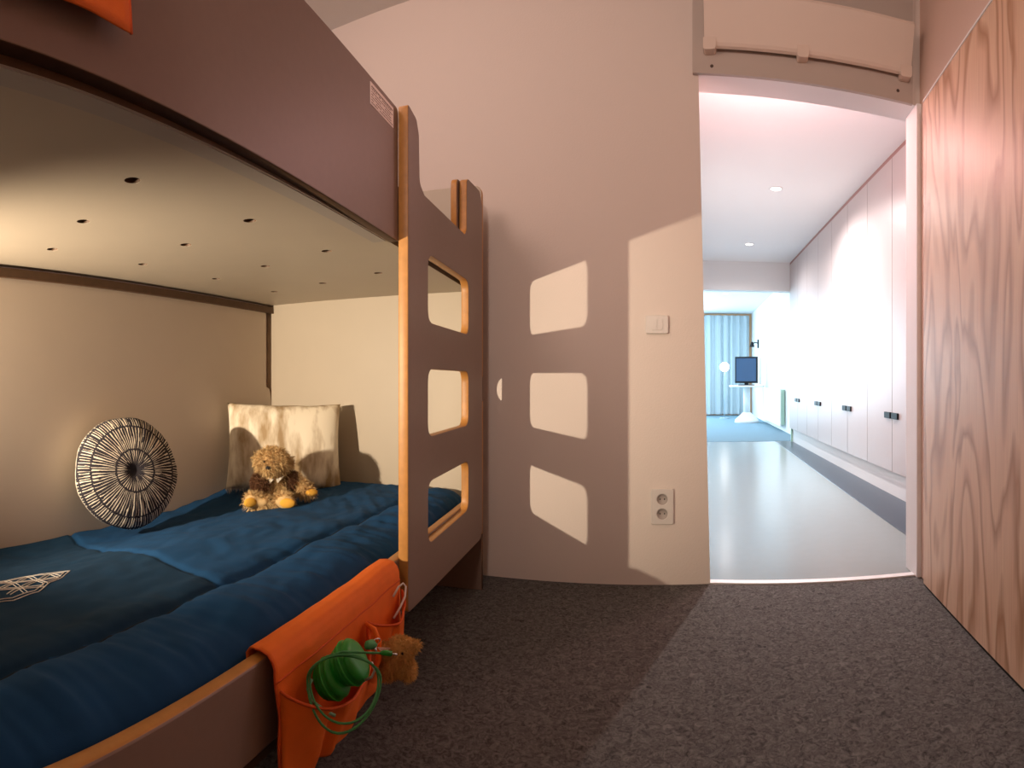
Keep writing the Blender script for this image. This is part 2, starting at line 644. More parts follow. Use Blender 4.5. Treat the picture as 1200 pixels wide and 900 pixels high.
# carpet, threshold and corridor floor
bm = bmesh.new()
fp_ = [(-3.0, -1.8), (1.6, -1.8), (1.3, 2.261), (1.036, 2.296), (0.117, 2.418), (0.10, 2.52), (-3.0, 2.52)]
ft = [bm.verts.new((x, y, 0)) for x, y in fp_]
fb = [bm.verts.new((x, y, -0.05)) for x, y in fp_]
bm.faces.new(ft)
bm.faces.new(fb)
for k in range(7):
    bm.faces.new((ft[k], ft[(k + 1) % 7], fb[(k + 1) % 7], fb[k]))
structure('floor', bm, M['carpet'], 'mottled grey felt carpet of the bedroom', 'carpet')
bm = bmesh.new()
hexa(bm, [(0.117, 2.418, -0.02), (1.036, 2.296, -0.02), (1.036, 2.335, -0.02), (0.117, 2.457, -0.02), (0.117, 2.418, 0.006), (1.036, 2.296, 0.006), (1.036, 2.335, 0.006), (0.117, 2.457, 0.006)])
structure('trim_3', bm, mat('pale_metal', (0.85, 0.84, 0.82), 0.4, 0.2), 'bright metal threshold strip across the doorway floor', 'threshold')
bm = bmesh.new()
box(bm, -0.3, 1.9, 2.30, 8.05, -0.06, -0.003)
structure('floor', bm, M['lino'], 'shiny pale grey linoleum of the corridor beyond the doorway', 'floor')
bm = bmesh.new()
box(bm, -2.3, 2.1, 8.05, 14.6, -0.06, 0.0)
structure('floor', bm, M['bluecarpet'], 'blue grey carpet of the far room', 'floor')
# dark inlaid strip
bm = bmesh.new()
hexa(bm, [(1.255, 2.4, -0.004), (1.62, 2.4, -0.004), (1.62, 8.0, -0.004), (1.36, 8.0, -0.004), (1.255, 2.4, 0.0), (1.62, 2.4, 0.0), (1.62, 8.0, 0.0), (1.36, 8.0, 0.0)])
structure('trim_4', bm, M['strip'], 'dark blue floor strip under the wall cabinets of the corridor', 'floor strip')

# ceilings
bm = bmesh.new()
box(bm, -3.0, 1.7, -1.8, 2.56, 2.76, 2.84)
structure('ceiling', bm, M['ceiling'], 'beige bedroom ceiling', 'ceiling')
bm = bmesh.new()
box(bm, -0.3, 2.2, 2.43, 8.0, 2.66, 2.74)
structure('ceiling', bm, M['white'], 'white corridor ceiling with three downlights', 'ceiling')
bm = bmesh.new()
box(bm, -0.6, 2.2, 8.0, 8.16, 2.235, 2.74)
structure('trim_5', bm, M['corr_wall'], 'pale blue ceiling beam at the end of the corridor', 'beam')
bm = bmesh.new()
box(bm, -2.3, 2.2, 8.16, 14.6, 2.66, 2.74)
structure('ceiling', bm, M['corr_wall'], 'white ceiling of the far room', 'ceiling')

# corridor and far room walls
bm = bmesh.new()
box(bm, -0.12, -0.02, 2.56, 8.16, 0, 2.66)
structure('wall_left', bm, M['corr_wall'], 'white left wall of the corridor', 'wall')
bm = bmesh.new()
box(bm, 2.12, 2.2, 2.43, 8.0, 0, 2.66)
box(bm, 1.605, 2.12, 2.43, 7.98, 0, 0.2)
structure('wall_right', bm, M['corr_wall'], 'pale plinth wall under the corridor cabinets', 'wall')
bm = bmesh.new()
box(bm, 1.78, 1.9, 8.0, 14.5, 0, 2.66)
structure('wall_right', bm, M['corr_wall'], 'pale blue right wall of the far room with the radiator', 'wall')
bm = bmesh.new()
box(bm, -2.3, 1.9, 14.42, 14.55, 0, 2.66)
structure('wall_far', bm, M['corr_wall'], 'pale blue end wall behind the curtain', 'wall')
bm = bmesh.new()
box(bm, -2.3, -2.2, 8.16, 9.0, 0, 2.66)
box(bm, -2.3, -2.2, 13.5, 14.5, 0, 2.66)
box(bm, -2.3, -2.2, 9.0, 13.5, 0, 0.35)
box(bm, -2.3, -2.2, 9.0, 13.5, 2.62, 2.66)
structure('wall_far_left', bm, M['corr_wall'], 'white wall around the window of the far room', 'wall')
bm = bmesh.new()
box(bm, -2.3, -0.12, 8.06, 8.16, 0, 2.66)
structure('wall_near', bm, M['corr_wall'], 'white near wall of the far room', 'wall')

# bedroom: wall along the bed, wall behind the camera, right wall
bm = bmesh.new()
box(bm, -0.08, 0, -2.6, 1.55, 0, 2.76)
structure('wall_left', bm, M['wall'], 'beige wall behind the long side of the bunk bed', 'wall', loc=bw(-1.665, 0.9, 0), rotz=TH)
bm = bmesh.new()
box(bm, -3.0, 1.7, -1.9, -1.8, 0, 2.76)
structure('wall_front', bm, M['wall'], 'beige wall behind the camera', 'wall')

RT = -0.114
RM = Matrix.Rotation(RT, 4, 'Z')


def rw(x, y, z):
    return RM @ Vector((x, y, z))


bm = bmesh.new()
box(bm, 0.0, 0.1, -2.9, 1.30, 0, 2.76)
structure('wall_right', bm, mat('glow_tinted_wall', (0.76, 0.56, 0.47), 0.8, bump=0.15, bump_scale=120), 'beige wall above the plywood panel, tinted for the rosy glow', 'wall', loc=rw(0.79, 1.1, 0), rotz=RT)  # salmon glow on this wall is put into its base colour
bm = bmesh.new()
box(bm, 0.0, 0.02, -2.8, 1.172, 0.012, 2.122, bev=0.0015)
o = obj('plywood_panel', bm, M['ply'], loc=rw(0.765, 1.1, 0), rotz=RT)
tag(o, 'tall pine plywood panel with wavy vertical grain on the right wall', 'plywood panel')
bm = bmesh.new()
box(bm, -0.006, 0.024, -2.8, 1.172, 0, 2.14)
# only the light aluminium lip along the top of the ply
bm.free()
bm = bmesh.new()
box(bm, -0.003, 0.024, -2.8, 1.172, 2.122, 2.130)
tag(obj('edge_strip', bm, M['white'], loc=rw(0.765, 1.1, 0), rotz=RT), 'thin pale edge strip along the top of the plywood panel', 'edge strip')
bm = bmesh.new()
box(bm, 0.004, 0.02, -2.8, 1.172, 0.0, 0.012)
structure('gap_shade_right', bm, M['dark'], 'thin dark strip painted as the shade of the gap under the plywood panel', 'gap', loc=rw(0.765, 1.1, 0), rotz=RT)  # dark strip stands in for the shade below the ply

# ------------------------------------------------------------------ lintel board and hinged flap
ln = Vector((1.03 - 0.04, 2.30 - 2.415, 0)).normalized()      # along the lintel
lb = thing('lintel_board', 'beige painted board with two screws above the doorway', 'board', (0.05, 2.405, 2.25))
inv = Matrix.Translation((-0.05, -2.405, -2.25))


def lpt(s, d, z):
    """point s along the lintel, d out of it towards the room, height z"""
    base = Vector((0.04, 2.413, 0)) + ln * s
    nrm = Vector((ln.y, -ln.x, 0))
    return base + nrm * d + Vector((0, 0, z))


bm = bmesh.new()
zz = lambda s: 2.252 - 0.088 * s
hexa(bm, [inv @ lpt(0.0, 0.018, zz(0)), inv @ lpt(0.985, 0.018, zz(.985)), inv @ lpt(0.985, 0, zz(.985)), inv @ lpt(0.0, 0, zz(0)),
          inv @ lpt(0.0, 0.018, 2.76), inv @ lpt(0.985, 0.018, 2.76), inv @ lpt(0.985, 0, 2.76), inv @ lpt(0.0, 0, 2.76)])
obj('panel', bm, M['lintel'], lb)
for s, dz in ((0.085, 0.032), (0.915, 0.045)):
    bm = bmesh.new()
    c = inv @ lpt(s, 0.0185, zz(s) + dz)
    nrm = Vector((ln.y, -ln.x, 0))
    mt = Matrix.Translation(c) @ nrm.to_track_quat('Z', 'Y').to_matrix().to_4x4()
    lathe(bm, [(0, 0.002), (0.004, 0.002), (0.0075, 0.0), (0.0075, -0.001)], 16, mt)
    obj('screw', bm, mat('dull_screw', (0.10, 0.07, 0.06), 0.4, 0.6), lb)

fl = thing('hinged_flap', 'beige moulded flap with three rounded lugs hung above the doorway', 'flap', (0.05, 2.37, 2.4))
inv2 = Matrix.Translation((-0.05, -2.37, -2.4))
bm = bmesh.new()
prof = [(0.030, 0.0), (0.040, -0.006), (0.052, 0.0), (0.058, 0.012), (0.085, 0.10), (0.110, 0.185), (0.108, 0.197), (0.098, 0.20), (0.070, 0.10), (0.040, 0.012)]
NS = 24
rows = []
for i in range(NS + 1):
    s = 0.055 + (0.965 - 0.055) * i / NS
    zb = 2.352 - 0.075 * s
    if i == 0 or i == NS:
        zb += 0.004
    rows.append([bm.verts.new(inv2 @ lpt(s, d, zb + z)) for d, z in prof])
for A, B in zip(rows, rows[1:]):
    for k in range(len(prof)):
        k2 = (k + 1) % len(prof)
        bm.faces.new((A[k], A[k2], B[k2], B[k]))
bm.faces.new(rows[0])
bm.faces.new(rows[-1])
obj('flap_board', bm, M['flap'], fl, smooth=False)
for s0, s1 in ((0.050, 0.105), (0.455, 0.505), (0.915, 0.968)):
    bm = bmesh.new()
    lp = rounded([(s0, 0.03), (s0, -0.022), (s1, -0.022), (s1, 0.03)], [0, .014, .014, 0], 5)
    sm = (s0 + s1) / 2
    zb = 2.352 - 0.075 * sm
    A = [bm.verts.new(inv2 @ lpt(s, 0.064, zb + z)) for s, z in lp]
    B = [bm.verts.new(inv2 @ lpt(s, 0.018, zb + z)) for s, z in lp]
    bm.faces.new(A)
    bm.faces.new(B)
    for k in range(len(lp)):
        bm.faces.new((A[k], A[(k + 1) % len(lp)], B[(k + 1) % len(lp)], B[k]))
    obj('lug', bm, M['flap'], fl)

# ------------------------------------------------------------------ bunk bed
BED0 = bw(-1.1, 1.1, 0)
bed = thing('bunk_bed', 'taupe bunk bed with plywood edges and rounded ladder windows', 'bunk bed', BED0, TH)
LOC = Matrix.Translation((1.1, -1.1, 0))      # bed coordinates to the empty's own


def bb(name, fn, mats, smooth=False):
    b_ = bmesh.new()
    fn(b_)
    bmesh.ops.transform(b_, matrix=LOC, verts=b_.verts)
    return obj(name, b_, mats, bed, smooth)


# ladder board: near post, saddle, far post, three rounded windows
outl = [(1.395, 0.262), (2.262, 0.232), (2.262, 1.64), (2.225, 1.695), (2.035, 1.678), (2.012, 1.665), (2.008, 1.475), (1.985, 1.452), (1.53, 1.452), (1.489, 1.475), (1.483, 1.61), (1.462, 1.648), (1.395, 1.660)]
rads = [.02, .05, .02, .03, .03, .01, .03, .03, .02, .03, .03, .02, .008]
loops = [rounded(outl, rads)]
for z0, z1 in ((1.078, 1.285), (0.730, 0.936), (0.404, 0.592)):
    loops.append(rounded([(1.563, z0), (2.037, z0), (2.037, z1), (1.563, z1)], .045))
ladder = board('ladder_board', loops, 0.030, [M['laminate'], M['cream'], M['edge']], bed, LOC @ side_mtx(-0.557), 0.003)

# inner corner guard next to the ladder's far post, same height
board('guard_panel', [rounded([(1.985, 1.30), (2.275, 1.30), (2.275, 1.672), (1.985, 1.672)], [0, 0, 0, .035])], 0.024, [M['laminate'], M['cream'], M['edge']], bed, LOC @ side_mtx(-0.587), 0.003)

# head end board with a half round notch in its front edge
ol = [(-1.66, 0.24), (-0.549, 0.24)]
ol += [(-0.549, 0.812)]
ol += [(-0.549 - 0.036 * math.sin(PI * k / 12), 0.865 - 0.053 * math.cos(PI * k / 12)) for k in range(1, 12)]
ol += [(-0.549, 0.918)]
ol += rounded([(-0.549, 1.40), (-0.549, 1.742), (-1.66, 1.742), (-1.66, 1.0)], [0, .04, .04, 0])
board('end_board', [ol], 0.026, [M['cream'], M['laminate'], M['edge']], bed, LOC @ end_mtx(2.295), 0.003)
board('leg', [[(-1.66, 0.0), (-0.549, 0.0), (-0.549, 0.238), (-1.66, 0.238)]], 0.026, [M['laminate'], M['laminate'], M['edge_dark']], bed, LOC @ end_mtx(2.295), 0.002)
# foot end board, out of sight behind the camera's left
board('end_board', [rounded([(-1.66, 0), (-0.58, 0), (-0.58, 1.64), (-1.66, 1.64)], .03)], 0.026, [M['cream'], M['laminate'], M['edge']], bed, LOC @ end_mtx(-0.40), 0.003)

# board along the wall
bl = [(-0.38, 0.05), (2.28, 0.05), (2.28, 0.80), (2.265, 0.86), (2.235, 0.87), (2.235, 1.245), (-0.38, 1.245)]
board('back_panel', [rounded(bl, [0, 0, .0, .03, .01, 0, 0])], 0.022, [M['back'], M['laminate'], M['edge']], bed, LOC @ side_mtx(-1.643), 0.002)
bb('rear_rail', lambda b_: box(b_, -1.652, -1.618, -0.38, 2.28, 1.243, 1.275, bev=.002), M['edge_dark'])

# base of the upper bunk with ventilation holes
loops = [[(-1.655, -0.385), (-0.598, -0.385), (-0.598, 2.281), (-1.655, 2.281)]]
for row, (x, us) in enumerate(((-0.808, 0.674), (-1.088, 0.748), (-1.372, 0.826))):
    for k in range(-2, 4):
        pass
rowsx = ((-0.808, (-0.06, 0.307, 0.674, 1.040, 1.412, 1.784)), (-1.088, (0.02, 0.383, 0.753, 1.105, 1.485, 1.869)), (-1.368, (0.10, 0.46, 0.836, 1.186, 1.552, 1.933)))
for x, us in rowsx:
    for u in us:
        loops.append(circle(x, u, 0.0155, 18))
board('upper_base', loops, 0.022, [M['dark'], M['cream'], M['edge_dark']], bed, LOC @ flat_mtx(1.297), 0.0008)
bb('glue_strip', lambda b_: box(b_, -0.640, -0.603, -0.38, 1.38, 1.2848, 1.2862), mat('grey_edging', (0.42, 0.38, 0.34), 0.5))

# front panel of the upper bunk
board('upper_front_panel', [rounded([(-0.38, 1.306), (1.400, 1.285), (1.400, 1.652), (-0.38, 1.652)], [0, .004, .02, 0])], 0.027, [M['laminate'], M['cream'], M['edge_dark']], bed, LOC @ side_mtx(-0.5865), 0.002)
bb('guard_batten', lambda b_: box(b_, -0.598, -0.573, 1.402, 1.983, 1.30, 1.44, bev=.003), [M['laminate']])

# lower front board
board('lower_front_board', [rounded([(-0.38, 0.25), (2.282, 0.25), (2.282, 0.412), (-0.38, 0.412)], .006)], 0.028, [M['laminate'], M['cream'], M['edge']], bed, LOC @ side_mtx(-0.583), 0.005)
bb('lower_base', lambda b_: box(b_, -1.63, -0.60, -0.38, 2.28, 0.20, 0.235), M['edge_dark'])

# warning sticker: pale label with lines of tiny faded print
st = bb('sticker', lambda b_: box(b_, -0.5732, -0.5722, 1.216, 1.362, 1.583, 1.638), M['sticker'])
st['label'] = 'pale warning sticker with lines of tiny print'


def prints(b_):
    rr = random.Random(3)
    for k in range(7):
        z = 1.630 - k * 0.0066
        u = 1.222
        while u < 1.352:
            w = rr.uniform(.004, .012)
            if k == 0 or rr.random() > .12:
                box(b_, -0.5723, -0.5719, u, min(u + w, 1.356), z - (.0042 if k == 0 else .0022), z)
            u += w + .0022


pb = bmesh.new()
prints(pb)
bmesh.ops.transform(pb, matrix=LOC, verts=pb.verts)
sp_ = obj('lettering', pb, M['print'], st)
sp_['kind'] = 'stuff'


# ------------------------------------------------------------------ duvet
def smooth01(t):
    t = max(0, min(1, t))
    return t * t * (3 - 2 * t)


def lerp_tab(tab, x):
    if x <= tab[0][0]:
        return tab[0][1]
    for (a, b), (c, d) in zip(tab, tab[1:]):
        if x <= c:
            return b + (d - b) * (x - a) / (c - a)
    return tab[-1][1]


SEAM = [(-0.1, 0.742), (0.372, 0.765), (0.929, 0.806), (1.4, 0.80), (1.891, 0.781), (2.3, 0.775)]
BACKZ = [(0.0, 0.335), (0.8, 0.341), (1.23, 0.355), (1.57, 0.365), (1.9, 0.405), (2.2, 0.44)]


def duvet_z(a, u):
    """height of the duvet at distance a (positive, across) and u along the bed"""
    zb = lerp_tab(BACKZ, u)
    z = 0.445 + (zb - 0.445) * smooth01((a - 1.02) / 0.55)
    z += 0.010 * (noise.noise(Vector((a * 3.1, u * 2.1, 3.7)))) + 0.006 * noise.noise(Vector((a * 8, u * 7, 1.2)))
    fr = smooth01((0.98 - a) / 0.35)
    # soft folds running over the front edge
    q = noise.noise(Vector((u * 9.0, a * 2.2, 9.1)))
    q2 = noise.noise(Vector((u * 22.0 + a * 9, a * 4, 4.4)))
    z += fr * (0.014 * q + 0.010 * q2 * abs(q2) ** 0.3 + 0.004 * noise.noise(Vector((u * 48 + a * 20, a * 9, 2))))
    z += 0.0035 * noise.noise(Vector((u * 13 + a * 11, a * 24 - u * 9, 5)))
    # diagonal creases near the head end
    hd = smooth01((u - 1.3) / 0.7)
    z += hd * 0.005 * noise.noise(Vector((u * 16 - a * 22, a * 5 + u * 5, 7)))
    # long quilting seam
    s = lerp_tab(SEAM, u) + 0.006 * noise.noise(Vector((u * 3, 0, 0)))
    d = a - s
    z -= 0.011 * math.exp(-(d / 0.012) ** 2)
    z += 0.006 * math.exp(-(abs(d) - 0.05) ** 2 / 0.0012)
    # cross seam
    uc = 0.93 + (a - 0.81) * 0.09 if a < 1.3 else 0.974 + (a - 1.3) * 0.3
    if a > s:
        z -= 0.006 * math.exp(-((u - uc) / 0.010) ** 2)
        z += 0.002 * smooth01((u - uc) / 0.03) * (1 - smooth01((u - uc) / 0.3))
    # rounded front edge
    e = 0.70
    if a < e:
        t = min(1.0, (e - a) / 0.095)
        z -= (1 - math.sqrt(max(0, 1 - t * t))) * 0.085
    # head end
    if u > 2.19:
        t = min(1, (u - 2.19) / 0.085)
        z -= (1 - math.sqrt(max(0, 1 - t * t))) * 0.05
    return z


def build_duvet():
    bm = bmesh.new()
    AS = [0.606 + (1.628 - 0.606) * (i / 200) for i in range(201)]
    US = [-0.37 + (2.276 + 0.37) * j / 440 for j in range(441)]
    grid = []
    for a in AS:
        row = []
        for u in US:
            row.append(bm.verts.new((-a, u, duvet_z(a, u))))
        grid.append(row)
    for i in range(len(AS) - 1):
        for j in range(len(US) - 1):
            f = bm.faces.new((grid[i][j], grid[i][j + 1], grid[i + 1][j + 1], grid[i + 1][j]))
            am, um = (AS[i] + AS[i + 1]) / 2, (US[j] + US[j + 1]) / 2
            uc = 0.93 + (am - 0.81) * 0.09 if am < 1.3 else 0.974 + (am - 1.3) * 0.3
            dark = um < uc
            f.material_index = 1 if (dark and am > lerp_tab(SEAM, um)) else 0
            f.smooth = True
    # skirt down to the base and underside
    ring = [grid[0][j] for j in range(len(US))] + [grid[i][-1] for i in range(1, len(AS))] + \
           [grid[-1][j] for j in range(len(US) - 2, -1, -1)] + [grid[i][0] for i in range(len(AS) - 2, 0, -1)]
    low = [bm.verts.new((v.co.x, v.co.y, 0.24)) for v in ring]
    n = len(ring)
    for k in range(n):
        f = bm.faces.new((ring[k], ring[(k + 1) % n], low[(k + 1) % n], low[k]))
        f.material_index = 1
    bm.faces.new(low)
    bmesh.ops.transform(bm, matrix=LOC, verts=bm.verts)
    o = obj('duvet', bm, [M['navy'], M['navy_deep_dim']])
    o.location = BED0
    o.rotation_euler = (0, 0, TH)
    return tag(o, 'navy blue quilted duvet spread over the lower bunk mattress', 'duvet')


duvet = build_duvet()

# stitched motif on the duvet: a faceted outline, beyond the frame it closes symmetrically
T = [(-1.102, 0.723), (-1.072, 0.683), (-1.057, 0.639), (-1.02, 0.588), (-1.013, 0.551), (-1.007, 0.521), (-1.020, 0.490), (-1.040, 0.440), (-1.070, 0.400), (-1.115, 0.385), (-1.160, 0.43), (-1.183, 0.50), (-1.176, 0.575), (-1.164, 0.643), (-1.123, 0.699)]
cx_, cy_ = -1.10, 0.56
inner = [(cx_ + (x - cx_) * .86, cy_ + (y - cy_) * .90) for x, y in T]
SEG = [((-1.153, 0.637), (-1.057, 0.628)), ((-1.163, 0.583), (-1.027, 0.561)), ((-1.153, 0.637), (-1.087, 0.529)), ((-1.125, 0.678), (-1.044, 0.528)),
       ((-1.137, 0.553), (-1.083, 0.678)), ((-1.082, 0.526), (-1.045, 0.617)), ((-1.123, 0.685), (-1.082, 0.68)), ((-1.165, 0.50), (-1.085, 0.43)), ((-1.12, 0.39), (-1.03, 0.47))]
bm = bmesh.new()


def stitch(p, q, w=0.0011):
    n = max(2, int((Vector(p) - Vector(q)).length / 0.006))
    tube(bm, [(p[0] + (q[0] - p[0]) * k / n, p[1] + (q[1] - p[1]) * k / n, duvet_z(-(p[0] + (q[0] - p[0]) * k / n), p[1] + (q[1] - p[1]) * k / n) + .0012) for k in range(n + 1)], w, 5)


for lp in (T, inner):
    for k in range(len(lp)):
        stitch(lp[k], lp[(k + 1) % len(lp)])
for p, q in SEG:
    d = (Vector(q) - Vector(p)).normalized()
    off = Vector((-d.y, d.x)) * 0.0048
    stitch(Vector(p) + off, Vector(q) + off)
    stitch(Vector(p) - off, Vector(q) - off)
bmesh.ops.transform(bm, matrix=LOC, verts=bm.verts)
e = obj('embroidery', bm, M['thread'], duvet)
e['label'] = 'white stitched faceted motif'
# dark thread in the long seam
bm = bmesh.new()
pts = []
for k in range(200):
    u = 0.0 + 2.2 * k / 199
    s = lerp_tab(SEAM, u) + 0.006 * noise.noise(Vector((u * 3, 0, 0)))
    pts.append((-s, u, duvet_z(s, u) + .0006))
tube(bm, pts, 0.0018, 5)
bmesh.ops.transform(bm, matrix=LOC, verts=bm.verts)
obj('seam', bm, M['seam'], duvet)

# upper bunk's duvet, seen through the saddle of the ladder board
bm = bmesh.new()
NU, NA = 60, 24
g = []
for i in range(NA + 1):
    a = 0.615 + (1.60 - 0.615) * i / NA
    row = []
    for j in range(NU + 1):
        u = -0.1 + 2.34 * j / NU
        t = max(0, (0.72 - a) / 0.105)
        z = 1.492 - (1 - math.sqrt(max(0, 1 - t * t))) * 0.09 + 0.008 * noise.noise(Vector((a * 6, u * 6, 2)))
        row.append(bm.verts.new((-a, u, z)))
    g.append(row)
for i in range(NA):
    for j in range(NU):
        bm.faces.new((g[i][j], g[i][j + 1], g[i + 1][j + 1], g[i + 1][j])).smooth = True
ring = [g[0][j] for j in range(NU + 1)] + [g[i][-1] for i in range(1, NA + 1)] + [g[-1][j] for j in range(NU - 1, -1, -1)] + [g[i][0] for i in range(NA - 1, 0, -1)]
low = [bm.verts.new((v.co.x, v.co.y, 1.312)) for v in ring]
for k in range(len(ring)):
    bm.faces.new((ring[k], ring[(k + 1) % len(ring)], low[(k + 1) % len(ring)], low[k]))
bm.faces.new(low)
bmesh.ops.transform(bm, matrix=LOC, verts=bm.verts)
o = obj('duvet', bm, M['navy'])
o.location = BED0
o.rotation_euler = (0, 0, TH)
tag(o, 'navy duvet on the upper bunk seen over the ladder', 'duvet')

# ------------------------------------------------------------------ bunk lamp at the foot end (outside the frame)
lp = thing('bunk_lamp', 'small bare bulb reading lamp on the wall board of the lower bunk', 'lamp', bw(-1.632, -0.32, 0.94), TH)
bm = bmesh.new()
lathe(bm, [(0, 0), (0.035, 0), (0.035, 0.015), (0.02, 0.02), (0, 0.02)], 24, Matrix.Rotation(PI / 2, 4, 'Y'))
obj('base', bm, M['black'], lp)
bm = bmesh.new()
tube(bm, [(0.01, 0, 0), (0.05, -0.005, 0), (0.075, 0.0, 0), (0.082, 0.02, 0)], 0.006)
obj('arm', bm, M['black'], lp)
bm = bmesh.new()
lathe(bm, [(0.0, -0.03), (0.016, -0.03), (0.030, 0.03), (0.028, 0.03), (0.014, -0.026), (0, -0.026)], 24, Matrix.Translation((0.082, 0.045, 0)) @ Matrix.Rotation(-PI / 2, 4, 'X'))
obj('lamp_shade', bm, M['black'], lp)

# ------------------------------------------------------------------ round cushion
CR = 0.194
cm = cushion_mat(CR)
cf = Vector((-math.sin(0.0), 0, 0))
bm = bmesh.new()
NR, NA = 26, 120
rings = []
for side in (1, -1):
    prev = None
    for i in range(NR + 1):
        t = i / NR
        r = CR * math.sin(t * PI / 2) ** 0.85
        th = 0.070 * (max(0, 1 - (r / CR) ** 2.6)) ** 0.5
        if i == 0:
            cur = [bm.verts.new((0, -side * (th - 0.014), 0))]
        else:
            dim = 0.014 * math.exp(-(r / 0.022) ** 2)
            cur = []
            for k in range(NA):
                an = 2 * PI * k / NA
                wr = 1 + 0.010 * math.sin(an * 5 + 1) + 0.006 * math.sin(an * 9)
                ruf = 0.0018 * math.sin(an * 38 + 3 * math.sin(an * 3)) * smooth01(r / CR * 2 - .6)
                cur.append(bm.verts.new((r * wr * math.cos(an), -side * (th - dim + ruf if i < NR else 0.0), r * wr * math.sin(an))))
        if prev is not None:
            for k in range(NA):
                k2 = (k + 1) % NA
                if len(prev) == 1:
                    f = bm.faces.new((prev[0], cur[k], cur[k2]))
                else:
                    f = bm.faces.new((prev[k], cur[k], cur[k2], prev[k2]))
                f.material_index = 0 if side == 1 else 1
                f.smooth = True
        prev = cur
bmesh.ops.remove_doubles(bm, verts=bm.verts, dist=1e-5)
o = obj('round_cushion', bm, [cm, M['cushionback']])
tag(o, 'round cushion with radiating black strokes leaning on the wall board', 'cushion')
o.location = bw(-1.503, 1.215, 0.566)
# faces the room, leaning back, turned a little towards the head of the bed
o.rotation_euler = (Euler((math.radians(-14), 0, 0)).to_matrix().to_4x4()).to_euler()
o.matrix_world = Matrix.Translation(bw(-1.485, 1.215, 0.580)) @ Matrix.Rotation(math.radians(76) + TH, 4, 'Z') @ Matrix.Rotation(math.radians(-13), 4, 'X') @ Matrix.Rotation(0.3, 4, 'Y')

# ------------------------------------------------------------------ fur pillow
bm = bmesh.new()
N = 40
PW, PH, PT = 0.255, 0.195, 0.075


def pil(side):
    g = []
    for i in range(N + 1):
        row = []
        for j in range(N + 1):
            s, t = i / N * 2 - 1, j / N * 2 - 1
            k = 1 - 0.07 * (1 - s * s) * abs(t) ** 3 + 0.05 * noise.noise(Vector((s * 2.3, 0, 3.3))) * abs(t) ** 2
            k2 = 1 - 0.05 * (1 - t * t) * abs(s) ** 3
            x = s * PW * k2
            z = t * PH * k
            h = ((1 - abs(s) ** 2.6) * (1 - abs(t) ** 2.6))
            y = -side * PT * max(0, h) ** 0.42 if h > 0 else 0
            n = noise.noise(Vector((x * 9, z * 5, side)))
            row.append(bm.verts.new((x, y * (1 + .12 * n), z)))
        g.append(row)
    for i in range(N):
        for j in range(N):
            bm.faces.new((g[i][j], g[i + 1][j], g[i + 1][j + 1], g[i][j + 1])).smooth = True


pil(1)
pil(-1)
bmesh.ops.remove_doubles(bm, verts=bm.verts, dist=1e-4)
fp = obj('fur_pillow', bm, M['fur'])
tag(fp, 'rectangular cream and brown faux fur pillow in the corner of the lower bunk', 'pillow')
fp.matrix_world = Matrix.Translation(bw(-1.362, 2.0, 0.610)) @ Matrix.Rotation(TH + math.radians(38), 4, 'Z') @ Matrix.Rotation(math.radians(-10), 4, 'X') @ Matrix.Rotation(math.radians(1), 4, 'Y')
fur('fur', fp, 26000, 0.022, 0.0013, M['fur'], fp, droop=(0, 0, -0.9), jit=0.35, seed=5)


# ------------------------------------------------------------------ plush animals
def blob_mesh(name, balls, voxel, m):
    """one continuous body grown from overlapping ellipsoids"""
    bm = bmesh.new()
    for c, r, rot in balls:
        mt = Matrix.Translation(c) @ Euler(rot).to_matrix().to_4x4() @ Matrix.Diagonal((*r, 1))
        bmesh.ops.create_icosphere(bm, subdivisions=3, radius=1, matrix=mt)
    me = bpy.data.meshes.new('tmp')
    bm.to_mesh(me)
    bm.free()
    t = bpy.data.objects.new('tmp', me)
    COL.objects.link(t)
    md = t.modifiers.new('r', 'REMESH')
    md.mode = 'VOXEL'
    md.voxel_size = voxel
    sm = t.modifiers.new('s', 'SMOOTH')
    sm.factor = 0.5
    sm.iterations = 3
    dg = bpy.context.evaluated_depsgraph_get()
    out = bpy.data.meshes.new_from_object(t.evaluated_get(dg))
    bpy.data.objects.remove(t)
    bpy.data.meshes.remove(me)
    out.name = name
    out.materials.clear()
    return new_obj(name, out, m, None, True)


